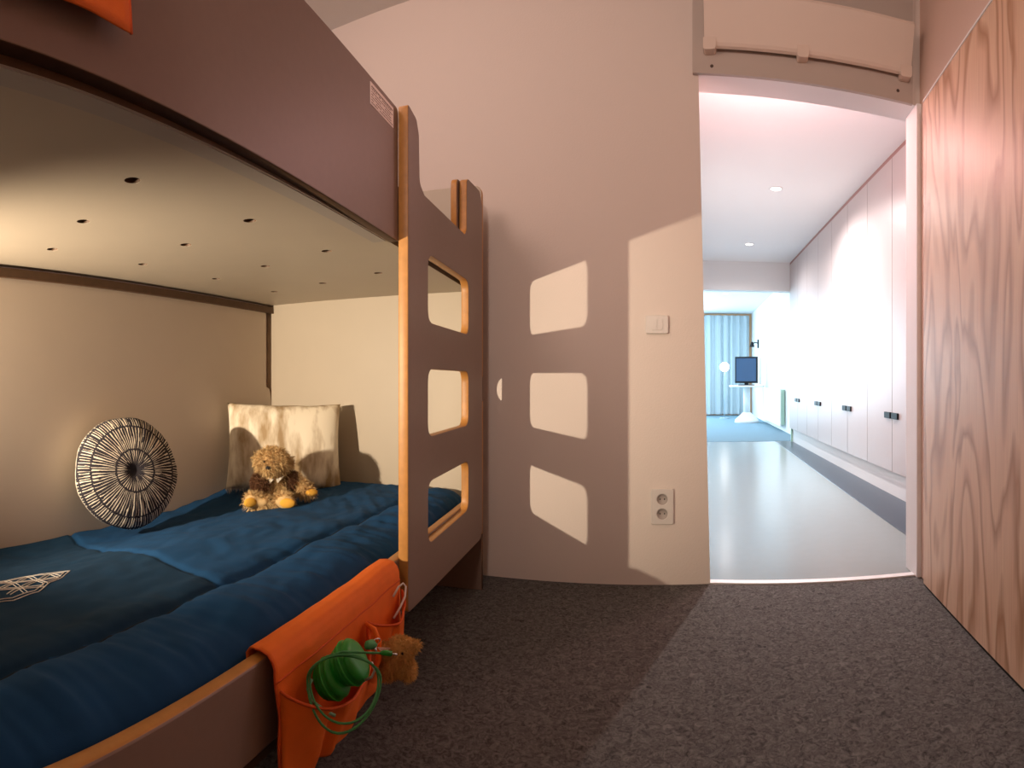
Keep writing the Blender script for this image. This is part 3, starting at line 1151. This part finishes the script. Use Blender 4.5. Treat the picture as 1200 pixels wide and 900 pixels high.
# seated teddy, own frame: x to its left as seen, -y towards the viewer, z up
TL = bw(-1.225, 1.735, 0.0)
face = math.atan2(TL.x, TL.y)           # turned to the open side of the bed
ted = thing('teddy_bear', 'shaggy golden and brown teddy bear sitting before the fur pillow', 'soft toy', (TL.x, TL.y, 0.425), -face)
S3 = Vector
body = blob_mesh('body', [
    (S3((0.005, 0.0, 0.060)), (0.058, 0.050, 0.062), (0, 0, 0)),
    (S3((0.010, -0.010, 0.100)), (0.045, 0.040, 0.040), (0, 0, 0)),
    (S3((-0.008, -0.022, 0.160)), (0.062, 0.056, 0.054), (0, 0.15, 0)),
    (S3((-0.020, -0.068, 0.146)), (0.028, 0.030, 0.023), (0, 0, 0)),
    (S3((-0.062, 0.002, 0.168)), (0.018, 0.012, 0.024), (0, -0.5, 0)),
    (S3((0.052, 0.004, 0.150)), (0.016, 0.012, 0.026), (0, 0.4, 0)),
    (S3((-0.058, -0.060, 0.026)), (0.036, 0.058, 0.026), (0, 0, 0.45)),
    (S3((-0.082, -0.100, 0.028)), (0.034, 0.020, 0.030), (0, 0, 0.45)),
    (S3((0.030, -0.065, 0.026)), (0.032, 0.060, 0.026), (0, 0, -0.15)),
    (S3((0.042, -0.112, 0.028)), (0.034, 0.020, 0.029), (0, 0, -0.15)),
    (S3((0.072, -0.010, 0.088)), (0.040, 0.028, 0.028), (0, 0.35, 0)),
    (S3((0.112, -0.028, 0.058)), (0.040, 0.026, 0.024), (0, 0.55, 0)),
    (S3((-0.050, -0.035, 0.088)), (0.034, 0.040, 0.038), (0, 0.4, 0)),
], 0.006, M['tanfur'])
body.parent = ted
fur('fur', body, 15000, 0.020, 0.0010, M['tanfur'], ted, droop=(0, -0.1, -0.35), jit=0.9, seed=2,
    keep=lambda p: not ((p.y < -0.105 and p.z < 0.05) or (p.x < -0.028 and .06 < p.z < .115) or (.04 < p.x < .085 and p.z > .06 and p.z < .13)))
for sx_, c, r in ((1, (-0.052, -0.050, 0.086), (0.034, 0.034, 0.038)), (2, (0.058, -0.020, 0.092), (0.030, 0.032, 0.034))):
    sl = blob_mesh('sleeve', [(S3(c), r, (0, 0, 0)), (S3((c[0] * .6, c[1] * .5, c[2] + .012)), (0.022, .022, .022), (0, 0, 0))], 0.005, M['brownfur'])
    sl.parent = ted
    sl['label'] = 'dark brown plush sleeve'
    h = fur('fur', sl, 2200, 0.015, 0.0010, M['brownfur'], sl, droop=(0, -0.1, -0.2), jit=0.9, seed=20 + sx_)
for c, r, rz in (((-0.090, -0.120, 0.028), (0.026, 0.010, 0.018), 0.45), ((0.046, -0.130, 0.028), (0.029, 0.010, 0.018), -0.1), ((0.140, -0.052, 0.050), (0.024, 0.012, 0.014), 0.3)):
    bm = bmesh.new()
    bmesh.ops.create_icosphere(bm, subdivisions=3, radius=1, matrix=Matrix.Translation(c) @ Matrix.Rotation(rz, 4, 'Z') @ Matrix.Diagonal((*r, 1)))
    pd = obj('paw_pad', bm, M['yellow'], ted, True)
    pd['label'] = 'yellow felt paw pad'
for nm, c, r, mm in (('nose', (-0.024, -0.100, 0.152), (0.011, 0.007, 0.008), M['black']), ('eye', (-0.040, -0.074, 0.172), (0.0048,) * 3, M['black']), ('eye', (-0.004, -0.078, 0.172), (0.0048,) * 3, M['black'])):
    bm = bmesh.new()
    bmesh.ops.create_icosphere(bm, subdivisions=2, radius=1, matrix=Matrix.Translation(c) @ Matrix.Diagonal((*r, 1)))
    obj(nm, bm, mm, ted, True)
bm = bmesh.new()
for pts in (((-0.026, -0.075, 0.112), (-0.004, -0.078, 0.106), (-0.020, -0.080, 0.090)), ((0.004, -0.076, 0.106), (0.034, -0.068, 0.116), (0.010, -0.078, 0.092))):
    v = [bm.verts.new(p) for p in pts] + [bm.verts.new((p[0], p[1] + .006, p[2])) for p in pts]
    bm.faces.new(v[:3])
    bm.faces.new(v[3:])
    for k in range(3):
        bm.faces.new((v[k], v[(k + 1) % 3], v[3 + (k + 1) % 3], v[3 + k]))
cl = obj('collar', bm, mat('cream_felt', (0.8, 0.74, 0.62), 0.9), ted)
cl['label'] = 'small cream collar points'

# small plush head dangling from the pocket
HL = bw(-0.472, 1.145, 0.0)
hang = thing('hanging_plush', 'small tan plush animal hanging from the orange pocket organiser', 'soft toy', (HL.x, HL.y, 0.225), -math.atan2(HL.x, HL.y))
hb = blob_mesh('body', [
    (S3((0.0, 0, 0.040)), (0.032, 0.028, 0.032), (0, 0, 0)),
    (S3((0.008, -0.01, 0.072)), (0.028, 0.026, 0.024), (0, .2, 0)),
    (S3((0.036, -0.012, 0.078)), (0.018, 0.010, 0.011), (0, -0.2, 0)),
    (S3((0.022, -0.018, 0.088)), (0.012, 0.010, 0.010), (0, 0, 0)),
    (S3((-0.022, 0, 0.018)), (0.018, 0.018, 0.020), (0, 0, 0)),
    (S3((0.026, -0.006, 0.020)), (0.014, 0.016, 0.022), (0, 0.3, 0)),
    (S3((-0.026, 0.0, 0.060)), (0.014, 0.014, 0.022), (0, -.6, 0)),
], 0.004, M['orangefur'])
hb.parent = hang
fur('fur', hb, 5200, 0.009, 0.0007, M['orangefur'], hang, droop=(0.1, 0, -0.2), jit=0.9, seed=9)
bm = bmesh.new()
bmesh.ops.create_icosphere(bm, subdivisions=2, radius=0.003, matrix=Matrix.Translation((0.012, -0.036, 0.074)))
obj('eye', bm, M['black'], hang)

# ------------------------------------------------------------------ orange organiser on the lower board
ORG0 = bw(-0.55, 1.05, 0.19)
org = thing('pocket_organiser', 'orange canvas pocket organiser draped over the lower bed board', 'organiser', ORG0, TH)
OLOC = Matrix.Translation((0.55, -1.05, -0.19))


def sheet(name, fn, nu, nv, m, parent, loc, thick=0.002):
    """cloth sheet fn(s,t) with thickness"""
    b_ = bmesh.new()
    F = [[Vector(fn(i / nu, j / nv)) for j in range(nv + 1)] for i in range(nu + 1)]
    top = [[b_.verts.new(F[i][j]) for j in range(nv + 1)] for i in range(nu + 1)]
    bot = []
    for i in range(nu + 1):
        row = []
        for j in range(nv + 1):
            du = F[min(i + 1, nu)][j] - F[max(i - 1, 0)][j]
            dv = F[i][min(j + 1, nv)] - F[i][max(j - 1, 0)]
            n = du.cross(dv)
            n = n.normalized() if n.length > 1e-9 else Vector((1, 0, 0))
            row.append(b_.verts.new(F[i][j] - n * thick))
        bot.append(row)
    for i in range(nu):
        for j in range(nv):
            b_.faces.new((top[i][j], top[i + 1][j], top[i + 1][j + 1], top[i][j + 1])).smooth = True
            b_.faces.new((bot[i][j], bot[i][j + 1], bot[i + 1][j + 1], bot[i + 1][j])).smooth = True
    for i in range(nu):
        b_.faces.new((top[i][0], bot[i][0], bot[i + 1][0], top[i + 1][0]))
        b_.faces.new((top[i][nv], top[i + 1][nv], bot[i + 1][nv], bot[i][nv]))
    for j in range(nv):
        b_.faces.new((top[0][j], top[0][j + 1], bot[0][j + 1], bot[0][j]))
        b_.faces.new((top[nu][j], bot[nu][j], bot[nu][j + 1], top[nu][j + 1]))
    bmesh.ops.transform(b_, matrix=loc, verts=b_.verts)
    return obj(name, b_, m, parent)


U0, U1 = 0.770, 1.330


def backing(s, t):
    u = U0 + (U1 - U0) * s
    # t 0..1 : from behind the board over its top and down the front
    path = [(-0.604, 0.395), (-0.606, 0.412), (-0.598, 0.423), (-0.578, 0.426), (-0.560, 0.422), (-0.551, 0.412), (-0.547, 0.40), (-0.545, 0.36), (-0.543, 0.30), (-0.540, 0.24), (-0.533, 0.188)]
    k = t * (len(path) - 1)
    i = min(int(k), len(path) - 2)
    f = k - i
    x = path[i][0] + (path[i + 1][0] - path[i][0]) * f
    z = path[i][1] + (path[i + 1][1] - path[i][1]) * f
    wv = 0.007 * noise.noise(Vector((u * 14, z * 8, 0))) * smooth01((t - .4) * 2)
    return (x + wv + 0.004 * smooth01((t - .4) * 3), u + 0.004 * noise.noise(Vector((z * 20, s * 2, 4))), z + 0.003 * noise.noise(Vector((u * 10, 0, 3))))


sheet('backing', backing, 60, 50, M['orange'], org, OLOC)


def pocket(u0, u1, zb, rim, bulge, skew=0.0, seed=0):
    def fn(s, t):
        u = u0 + (u1 - u0) * s
        sag = math.sin(PI * s) ** 0.8
        zt = rim[0] * (1 - s) + rim[1] * s - (rim[2]) * sag
        z = zb + (zt - zb) * t
        out = bulge * sag * (0.18 + 0.82 * t ** 0.8) + 0.004
        out += 0.011 * noise.noise(Vector((u * 17 + seed, z * 9, seed))) * sag
        out -= 0.020 * math.exp(-((s - .30 - .05 * t) / .045) ** 2) * (1 - t) ** .4
        out += 0.010 * math.exp(-((s - .38 - .05 * t) / .05) ** 2) * (1 - t) ** .4
        out = max(out, 0.002)
        return (-0.538 + out + 0.006 * (1 - t), u + skew * sag * t, z)
    return fn


P1 = pocket(0.772, 1.118, 0.190, (0.366, 0.350, 0.060), 0.070, -0.02, 1)
P2 = pocket(1.122, 1.328, 0.192, (0.350, 0.352, 0.030), 0.040, 0.0, 5)
for P in (P1, P2):
    pk = sheet('pocket', P, 40, 26, M['orange'], org, OLOC)
    b_ = bmesh.new()
    tube(b_, [P(k / 50, 1.0) for k in range(51)], 0.0028, 6)
    bmesh.ops.transform(b_, matrix=OLOC, verts=b_.verts)
    obj('rim_binding', b_, M['orange_dark'], pk, True)
# stitched ridge where the pockets start and the piping on the left side
for pts in ([(backing(k / 40, .655)[0] + .002, backing(k / 40, .655)[1], backing(k / 40, .655)[2]) for k in range(41)],
            [(backing(0, k / 40)[0] + .001, backing(0, k / 40)[1], backing(0, k / 40)[2]) for k in range(10, 41)]):
    b_ = bmesh.new()
    tube(b_, pts, 0.0022, 6)
    bmesh.ops.transform(b_, matrix=OLOC, verts=b_.verts)
    obj('piping', b_, M['orange_dark'], org, True)
# loose strap between the pockets
b_ = bmesh.new()
sp = [(-0.535, 1.112, 0.352), (-0.512, 1.108, 0.345), (-0.500, 1.106, 0.320), (-0.497, 1.10, 0.285), (-0.508, 1.09, 0.255), (-0.525, 1.085, 0.225)]
tube(b_, sp, 0.007, 8, taper=[.6, .8, 1, 1, .8, .5])
bmesh.ops.transform(b_, matrix=OLOC, verts=b_.verts)
obj('strap', b_, M['orange'], org, True)

# upper organiser: corner hanging over the upper panel
UORG0 = bw(-0.56, 0.2, 1.36)
uorg = thing('pocket_organiser', 'orange canvas cloth hanging over the upper bunk panel', 'organiser', UORG0, TH)
ULOC = Matrix.Translation((0.56, -0.2, -1.36))


def ub(s, t):
    u = -0.10 + (0.452 + 0.10) * s
    path = [(-0.612, 1.60), (-0.610, 1.655), (-0.583, 1.664), (-0.562, 1.655), (-0.560, 1.55), (-0.557, 1.45), (-0.548, 1.352)]
    k = t * (len(path) - 1)
    i = min(int(k), len(path) - 2)
    f = k - i
    x = path[i][0] + (path[i + 1][0] - path[i][0]) * f
    z = path[i][1] + (path[i + 1][1] - path[i][1]) * f
    return (x + .004 * noise.noise(Vector((u * 12, z * 6, 8))) + .005 * max(0, t - .8) * s, u + 0.008 * max(0, t - .7), z)


sheet('backing', ub, 40, 40, M['orange'], uorg, ULOC)
b_ = bmesh.new()
tube(b_, [(ub(1, k / 30)[0] + .001, ub(1, k / 30)[1], ub(1, k / 30)[2]) for k in range(12, 31)], 0.0024, 6)
bmesh.ops.transform(b_, matrix=ULOC, verts=b_.verts)
obj('piping', b_, M['orange_dark'], uorg, True)

# ------------------------------------------------------------------ green headphones in the left pocket
HP = bw(-0.492, 0.90, 0.0)
hp = thing('headphones', 'green ribbed headphones with coiled cable in the orange pocket', 'headphones', (HP.x, HP.y, 0.292), -math.atan2(HP.x, HP.y))
for i, (c, ry, rx, sc) in enumerate((((-0.012, 0.004, 0.046), 0.95, 0.25, 1.0), ((0.022, 0.006, 0.074), 0.95, 0.25, 1.05))):
    b_ = bmesh.new()
    prof = [(0, -0.024), (0.016, -0.023), (0.024, -0.019), (0.0275, -0.0145), (0.0245, -0.012), (0.030, -0.008), (0.0315, -0.005), (0.0275, -0.0025), (0.032, 0.001), (0.0335, 0.004), (0.029, 0.0065), (0.0325, 0.010), (0.033, 0.013), (0.029, 0.018), (0.02, 0.021), (0, 0.019)]
    mt = Matrix.Translation(c) @ Matrix.Rotation(ry, 4, 'Y') @ Matrix.Rotation(rx, 4, 'X') @ Matrix.Scale(sc * 1.17, 4)
    lathe(b_, prof, 36, mt)
    cup = obj('ear_cup', b_, M['green'], hp, True)
    b_ = bmesh.new()
    lathe(b_, [(0.0315, -0.0005), (0.0345, 0.0015), (0.0345, 0.0028), (0.0315, 0.0045)], 36, mt)
    obj('rib', b_, mat('light_green_rib', (0.03, 0.42, 0.05), 0.4), cup, True)
b_ = bmesh.new()
loopp = []
for k in range(44):
    a = 2 * PI * k / 44
    loopp.append((0.006 + 0.066 * math.cos(a) + .006 * math.cos(2 * a), -0.044 - 0.045 * max(0, -math.sin(a)) - 0.004 * math.sin(3 * a), 0.064 + 0.053 * math.sin(a) + 0.006 * math.sin(2 * a + 1)))
tube(b_, loopp, 0.0022, 7, closed=True)
loop2 = []
for k in range(40):
    a = 2 * PI * k / 40
    loop2.append((0.012 + 0.062 * math.cos(a), -0.040 - 0.048 * max(0, -math.sin(a)) + .003 * math.cos(2 * a), 0.068 + 0.047 * math.sin(a)))
tube(b_, loop2, 0.0020, 7, closed=True)
tube(b_, [(-0.020, -0.036, 0.108), (0.010, -0.040, 0.119), (0.045, -0.042, 0.118), (0.080, -0.042, 0.116)], 0.0022, 7)
obj('cable', b_, M['green_soft'], hp, True)
b_ = bmesh.new()
tube(b_, [(0.078, -0.042, 0.1165), (0.086, -0.042, 0.116), (0.098, -0.042, 0.114)], 0.0048, 10, taper=[.7, 1, 1])
pl_ = obj('plug', b_, M['green'], hp, True)
b_ = bmesh.new()
tube(b_, [(0.098, -0.042, 0.114), (0.108, -0.042, 0.112)], 0.0018, 8)
obj('jack', b_, M['metal'], pl_, True)
b_ = bmesh.new()
tube(b_, [(-0.046, -0.034, 0.066), (-0.054, -0.042, 0.052), (-0.046, -0.047, 0.034), (-0.022, -0.046, 0.016), (-0.004, -0.044, 0.006)], 0.0028, 8)
obj('yoke', b_, mat('pale_green', (0.25, 0.5, 0.3), .4), hp, True)
b_ = bmesh.new()
tube(b_, [(0.062, -0.030, 0.094), (0.068, -0.034, 0.082), (0.062, -0.036, 0.070), (0.050, -0.034, 0.064)], 0.0025, 8)
obj('slider', b_, M['metal'], hp, True)

# key ring with a green fob
KR = bw(-0.478, 1.045, 0.345)
kr = thing('key_ring', 'steel key ring with a green fob beside the headphones', 'key ring', KR, TH)
b_ = bmesh.new()
tube(b_, [(0.004 * math.sin(a * 2), 0.012 * math.cos(a), 0.012 * math.sin(a)) for a in [2 * PI * k / 24 for k in range(24)]], 0.0014, 7, closed=True)
obj('ring', b_, M['metal'], kr, True)
b_ = bmesh.new()
tube(b_, [(0.002, -0.010, 0.004), (0.0, -0.022, 0.010), (-0.002, -0.036, 0.014), (-0.002, -0.046, 0.013)], 0.010, 12, taper=[.5, 1, .9, .4])
obj('fob', b_, M['green_soft'], kr, True)
b_ = bmesh.new()
for k in range(3):
    tube(b_, [(0.002 * k, 0.008, -0.010 - .002 * k), (0.0, 0.05, -0.030 - .004 * k), (0.004, 0.085, -0.045 - .003 * k)], 0.0008, 5)
obj('cord', b_, M['thread'], kr, True)

# white cable in the right pocket
b_ = bmesh.new()
wc = [(-0.520, 1.24, 0.315), (-0.512, 1.262, 0.335), (-0.508, 1.285, 0.355), (-0.512, 1.30, 0.374), (-0.520, 1.302, 0.380), (-0.528, 1.290, 0.374), (-0.532, 1.265, 0.358)]
wm = bw(-0.52, 1.27, 0.34)
tube(b_, [(Matrix.Rotation(-TH, 4, 'Z') @ (bw(*p) - wm)) for p in wc], 0.0028, 8)
o = obj('white_cable', b_, M['whiteplastic'], None, True)
o.location = wm
o.rotation_euler = (0, 0, TH)
tag(o, 'white cable loop sticking out of the right orange pocket', 'cable')


# ------------------------------------------------------------------ switch and socket on the wall
def wall_plate(name, label, cat, x, z, w, h, holes=()):
    y = wy(x)
    t = thing(name, label, cat, (x, y, z), math.atan(0.055))
    lp = rounded([(-w / 2, -h / 2), (w / 2, -h / 2), (w / 2, h / 2), (-w / 2, h / 2)], .009)
    board('face_plate', [lp] + [circle(0, dz, 0.0235, 28) for dz in holes], 0.013, [M['whiteplastic']] * 3, t, end_mtx(-0.0065), 0.003)
    return t


sw = wall_plate('light_switch', 'white double light switch on the wall beside the doorway', 'switch', -0.118, 1.147, 0.100, 0.080)
for sx_ in (-1, 1):
    b_ = bmesh.new()
    lp_ = rounded([(0, -0.024), (sx_ * 0.024, -0.024), (sx_ * 0.024, 0.024), (0, 0.024)], [0, .018, .018, 0], 6)
    lp_ = [(x + sx_ * .001, z) for x, z in lp_]
    A = [b_.verts.new((x, -0.016, z)) for x, z in lp_]
    B = [b_.verts.new((x, -0.009, z)) for x, z in lp_]
    b_.faces.new(A)
    for k in range(len(lp_)):
        b_.faces.new((A[k], A[(k + 1) % len(lp_)], B[(k + 1) % len(lp_)], B[k]))
    obj('rocker', b_, M['whiteplastic'], sw)
so = wall_plate('wall_socket', 'white double wall socket near the floor beside the doorway', 'socket', -0.095, 0.347, 0.100, 0.155, (0.032, -0.032))
for dz in (0.032, -0.032):
    b_ = bmesh.new()
    lathe(b_, [(0.0235, 0.011), (0.0222, 0.011), (0.0205, 0.002), (0, 0.001)], 28, Matrix.Translation((0, 0, dz)) @ Matrix.Rotation(PI / 2, 4, 'X'))
    rec = obj('outlet', b_, M['socketin'], so, True)
    b_ = bmesh.new()
    for sx_ in (-.0095, .0095):
        lathe(b_, [(0, 0.003), (0.003, 0.003), (0.003, 0), (0, 0)], 10, Matrix.Translation((sx_, -0.0005, dz)) @ Matrix.Rotation(PI / 2, 4, 'X'))
    obj('pin_hole', b_, M['black'], rec)

# ------------------------------------------------------------------ corridor cabinets
CX = 1.572
cabs = [(2.75, 'cream wall hung cabinet nearest the doorway, mostly hidden by the jamb', 1),
        (3.335, 'cream wall hung cabinet with black pulls, nearest one seen fully from the doorway', 2),
        (4.505, 'second cream wall hung cabinet from the doorway', 2),
        (5.675, 'third cream wall hung cabinet from the doorway', 2),
        (6.845, 'farthest cream wall hung cabinet before the blue carpet', 2)]
for y, lab, nd in cabs:
    c = thing('wall_cabinet', lab, 'cabinet', (CX, y, 0.2), 0, 'wall hung cabinets along the corridor')
    W_ = 0.585 * nd
    b_ = bmesh.new()
    box(b_, 0.022, 0.53, 0.0, W_ - .001, 0.0, 2.44)
    obj('body', b_, M['gap'], c)
    for k in range(nd):
        b_ = bmesh.new()
        box(b_, 0, 0.020, 0.585 * k + .0035, 0.585 * (k + 1) - .0035, -0.004, 2.425, bev=.001)
        d = obj('door', b_, M['cabinet'], c)
        if nd == 2:
            b_ = bmesh.new()
            yy = 0.585 + (-0.135 if k == 0 else 0.015)
            box(b_, -0.016, 0.0, yy, yy + 0.120, 0.407, 0.455, bev=.002)
            obj('handle', b_, M['black'], d)
c_end = bmesh.new()
box(c_end, -0.02, 0.03, 0, 0.04, 0, 0.2)
tag(obj('cabinet_foot', c_end, M['radside'], loc=(1.60, 7.93, 0)), 'short pale green support under the end of the cabinets', 'support')
# ceiling trim over the doors: thin rosy line
bm = bmesh.new()
box(bm, 1.575, 1.60, 2.75, 8.0, 2.626, 2.66)
structure('trim_6', bm, M['gap'], 'thin shadow gap between the cabinets and the corridor ceiling', 'gap')

# downlights
labs = ['nearest recessed round downlight seen in the corridor ceiling', 'second recessed round downlight in the corridor ceiling', 'recessed round downlight beyond the ceiling beam', 'farthest recessed round downlight over the far room']
for (sx, sy), lab in zip(SPOTS, labs):
    t = thing('downlight', lab, 'downlight', (sx, sy, 2.66), 0, 'recessed downlights')
    b_ = bmesh.new()
    lathe(b_, [(0.060, 0.001), (0.062, -0.004), (0.052, -0.007), (0.048, -0.002), (0.048, 0.0)], 32)
    obj('ring', b_, M['white'], t, True)
    b_ = bmesh.new()
    lathe(b_, [(0.048, -0.001), (0.03, -0.004), (0.0, -0.005)], 32)
    obj('lens', b_, M['bulb'], t, True)

# ------------------------------------------------------------------ far room
# curtain with wavy folds
bm = bmesh.new()
n = 200
for j, (z0, z1) in enumerate(((0.03, 2.60),)):
    ra, rb = [], []
    for i in range(n + 1):
        x = -1.9 + (1.70 + 1.9) * i / n
        y = -0.05 * math.sin(x * 31 + 1.5 * math.sin(x * 5)) - 0.02 * math.sin(x * 67)
        ra.append(bm.verts.new((x, y, z0)))
        rb.append(bm.verts.new((x, y * .8, z1)))
    for i in range(n):
        bm.faces.new((ra[i], ra[i + 1], rb[i + 1], rb[i])).smooth = True
o = obj('curtain', bm, M['curtain'], loc=(0, 14.17, 0))
tag(o, 'blue grey pleated curtain in a pine frame at the end of the far room', 'curtain')
fr = thing('trim_7', 'orange pine frame around the curtain on the end wall', 'frame', (1.75, 14.3, 0))
fr['kind'] = 'structure'
for nm, (x0, x1, z0, z1) in (('top_rail', (-3.9, 0.03, 2.59, 2.655)), ('side_post', (-0.035, 0.03, 0.05, 2.59)), ('bottom_rail', (-3.9, 0.03, 0.0, 0.05))):
    b_ = bmesh.new()
    box(b_, x0, x1, -0.02, 0.10, z0, z1)
    obj(nm, b_, M['frame'], fr)
# pedestal table with monitor
tb = thing('pedestal_table', 'white pedestal table with cone foot before the curtain', 'table', (1.36, 11.75, 0))
b_ = bmesh.new()
lathe(b_, [(0, 0.80), (0.38, 0.80), (0.385, 0.79), (0.37, 0.765), (0, 0.76)], 48)
obj('table_top', b_, M['white'], tb, True)
b_ = bmesh.new()
tube(b_, [(0, 0, 0.15), (0, 0, 0.78)], 0.075, 20)
obj('column', b_, mat('pale_column', (.7, .75, .75), .5), tb, True)
b_ = bmesh.new()
lathe(b_, [(0, 0.22), (0.08, 0.22), (0.25, 0.06), (0.27, 0.0), (0, 0)], 40)
obj('foot', b_, M['white'], tb, True)
mo = thing('monitor', 'dark television monitor standing on the white pedestal table', 'television', (1.35, 11.72, 0.80), -0.35)
b_ = bmesh.new()
box(b_, -0.25, 0.25, -0.03, 0.03, 0.05, 0.62, bev=.01)
obj('casing', b_, M['black'], mo)
b_ = bmesh.new()
box(b_, -0.22, 0.22, -0.035, -0.031, 0.09, 0.585)
obj('screen', b_, M['screen'], mo)
b_ = bmesh.new()
box(b_, -0.16, 0.16, -0.10, 0.10, 0.0, 0.02, bev=.005)
box(b_, -0.04, 0.04, -0.02, 0.02, 0.02, 0.07)
obj('stand', b_, M['black'], mo)
b_ = bmesh.new()
box(b_, 0.255, 0.30, -0.03, 0.16, 0.02, 0.60, bev=.008)
obj('side_cover', b_, M['whiteplastic'], mo)
# radiator
rd = thing('radiator', 'white panel radiator on the right wall of the far room', 'radiator', (1.68, 9.45, 0.1))
b_ = bmesh.new()
box(b_, 0, 0.02, 0, 2.2, 0, 0.66, bev=.004)
obj('front_panel', b_, M['white'], rd)
b_ = bmesh.new()
box(b_, 0.02, 0.085, 0.0, 2.2, 0.02, 0.64)
obj('convector', b_, M['radside'], rd)
b_ = bmesh.new()
for k in range(7):
    box(b_, -0.003, 0.0, 0.1 + k * .3, 0.104 + k * .3, 0.03, 0.63)
obj('rib', b_, mat('panel_rib', (.7, .7, .7), .5), rd)
# reading lamp
rl = thing('wall_lamp', 'small black reading lamp on the far right wall above the monitor', 'lamp', (1.78, 12.9, 1.78))
b_ = bmesh.new()
box(b_, -0.03, 0.0, -0.04, 0.04, -0.10, 0.10)
obj('base', b_, M['black'], rl)
b_ = bmesh.new()
tube(b_, [(-0.02, 0, 0.02), (-0.10, -0.04, 0.03), (-0.16, -0.08, -0.01)], 0.012, 8)
obj('arm', b_, M['black'], rl)
b_ = bmesh.new()
lathe(b_, [(0.01, 0.06), (0.03, 0.05), (0.06, -0.06), (0.055, -0.06), (0.0, 0.04)], 20, Matrix.Translation((-0.17, -0.09, -0.02)))
obj('lamp_shade', b_, M['black'], rl)
# globe lamp on a thin stem
gl = thing('globe_lamp', 'glowing white globe floor lamp before the blue curtain', 'lamp', (0.97, 13.0, 0))
b_ = bmesh.new()
bmesh.ops.create_icosphere(b_, subdivisions=4, radius=0.11, matrix=Matrix.Translation((0, 0, 1.23)))
obj('globe', b_, M['bulb'], gl, True)
b_ = bmesh.new()
tube(b_, [(0, 0, 0.02), (0, 0, 1.11)], 0.010, 8)
obj('stem', b_, mat('pale_stem', (.35, .46, .54), .5), gl, True)
b_ = bmesh.new()
lathe(b_, [(0, .02), (0.11, .02), (0.12, 0), (0, 0)], 30)
obj('base', b_, mat('pale_base', (.35, .46, .54), .5), gl, True)
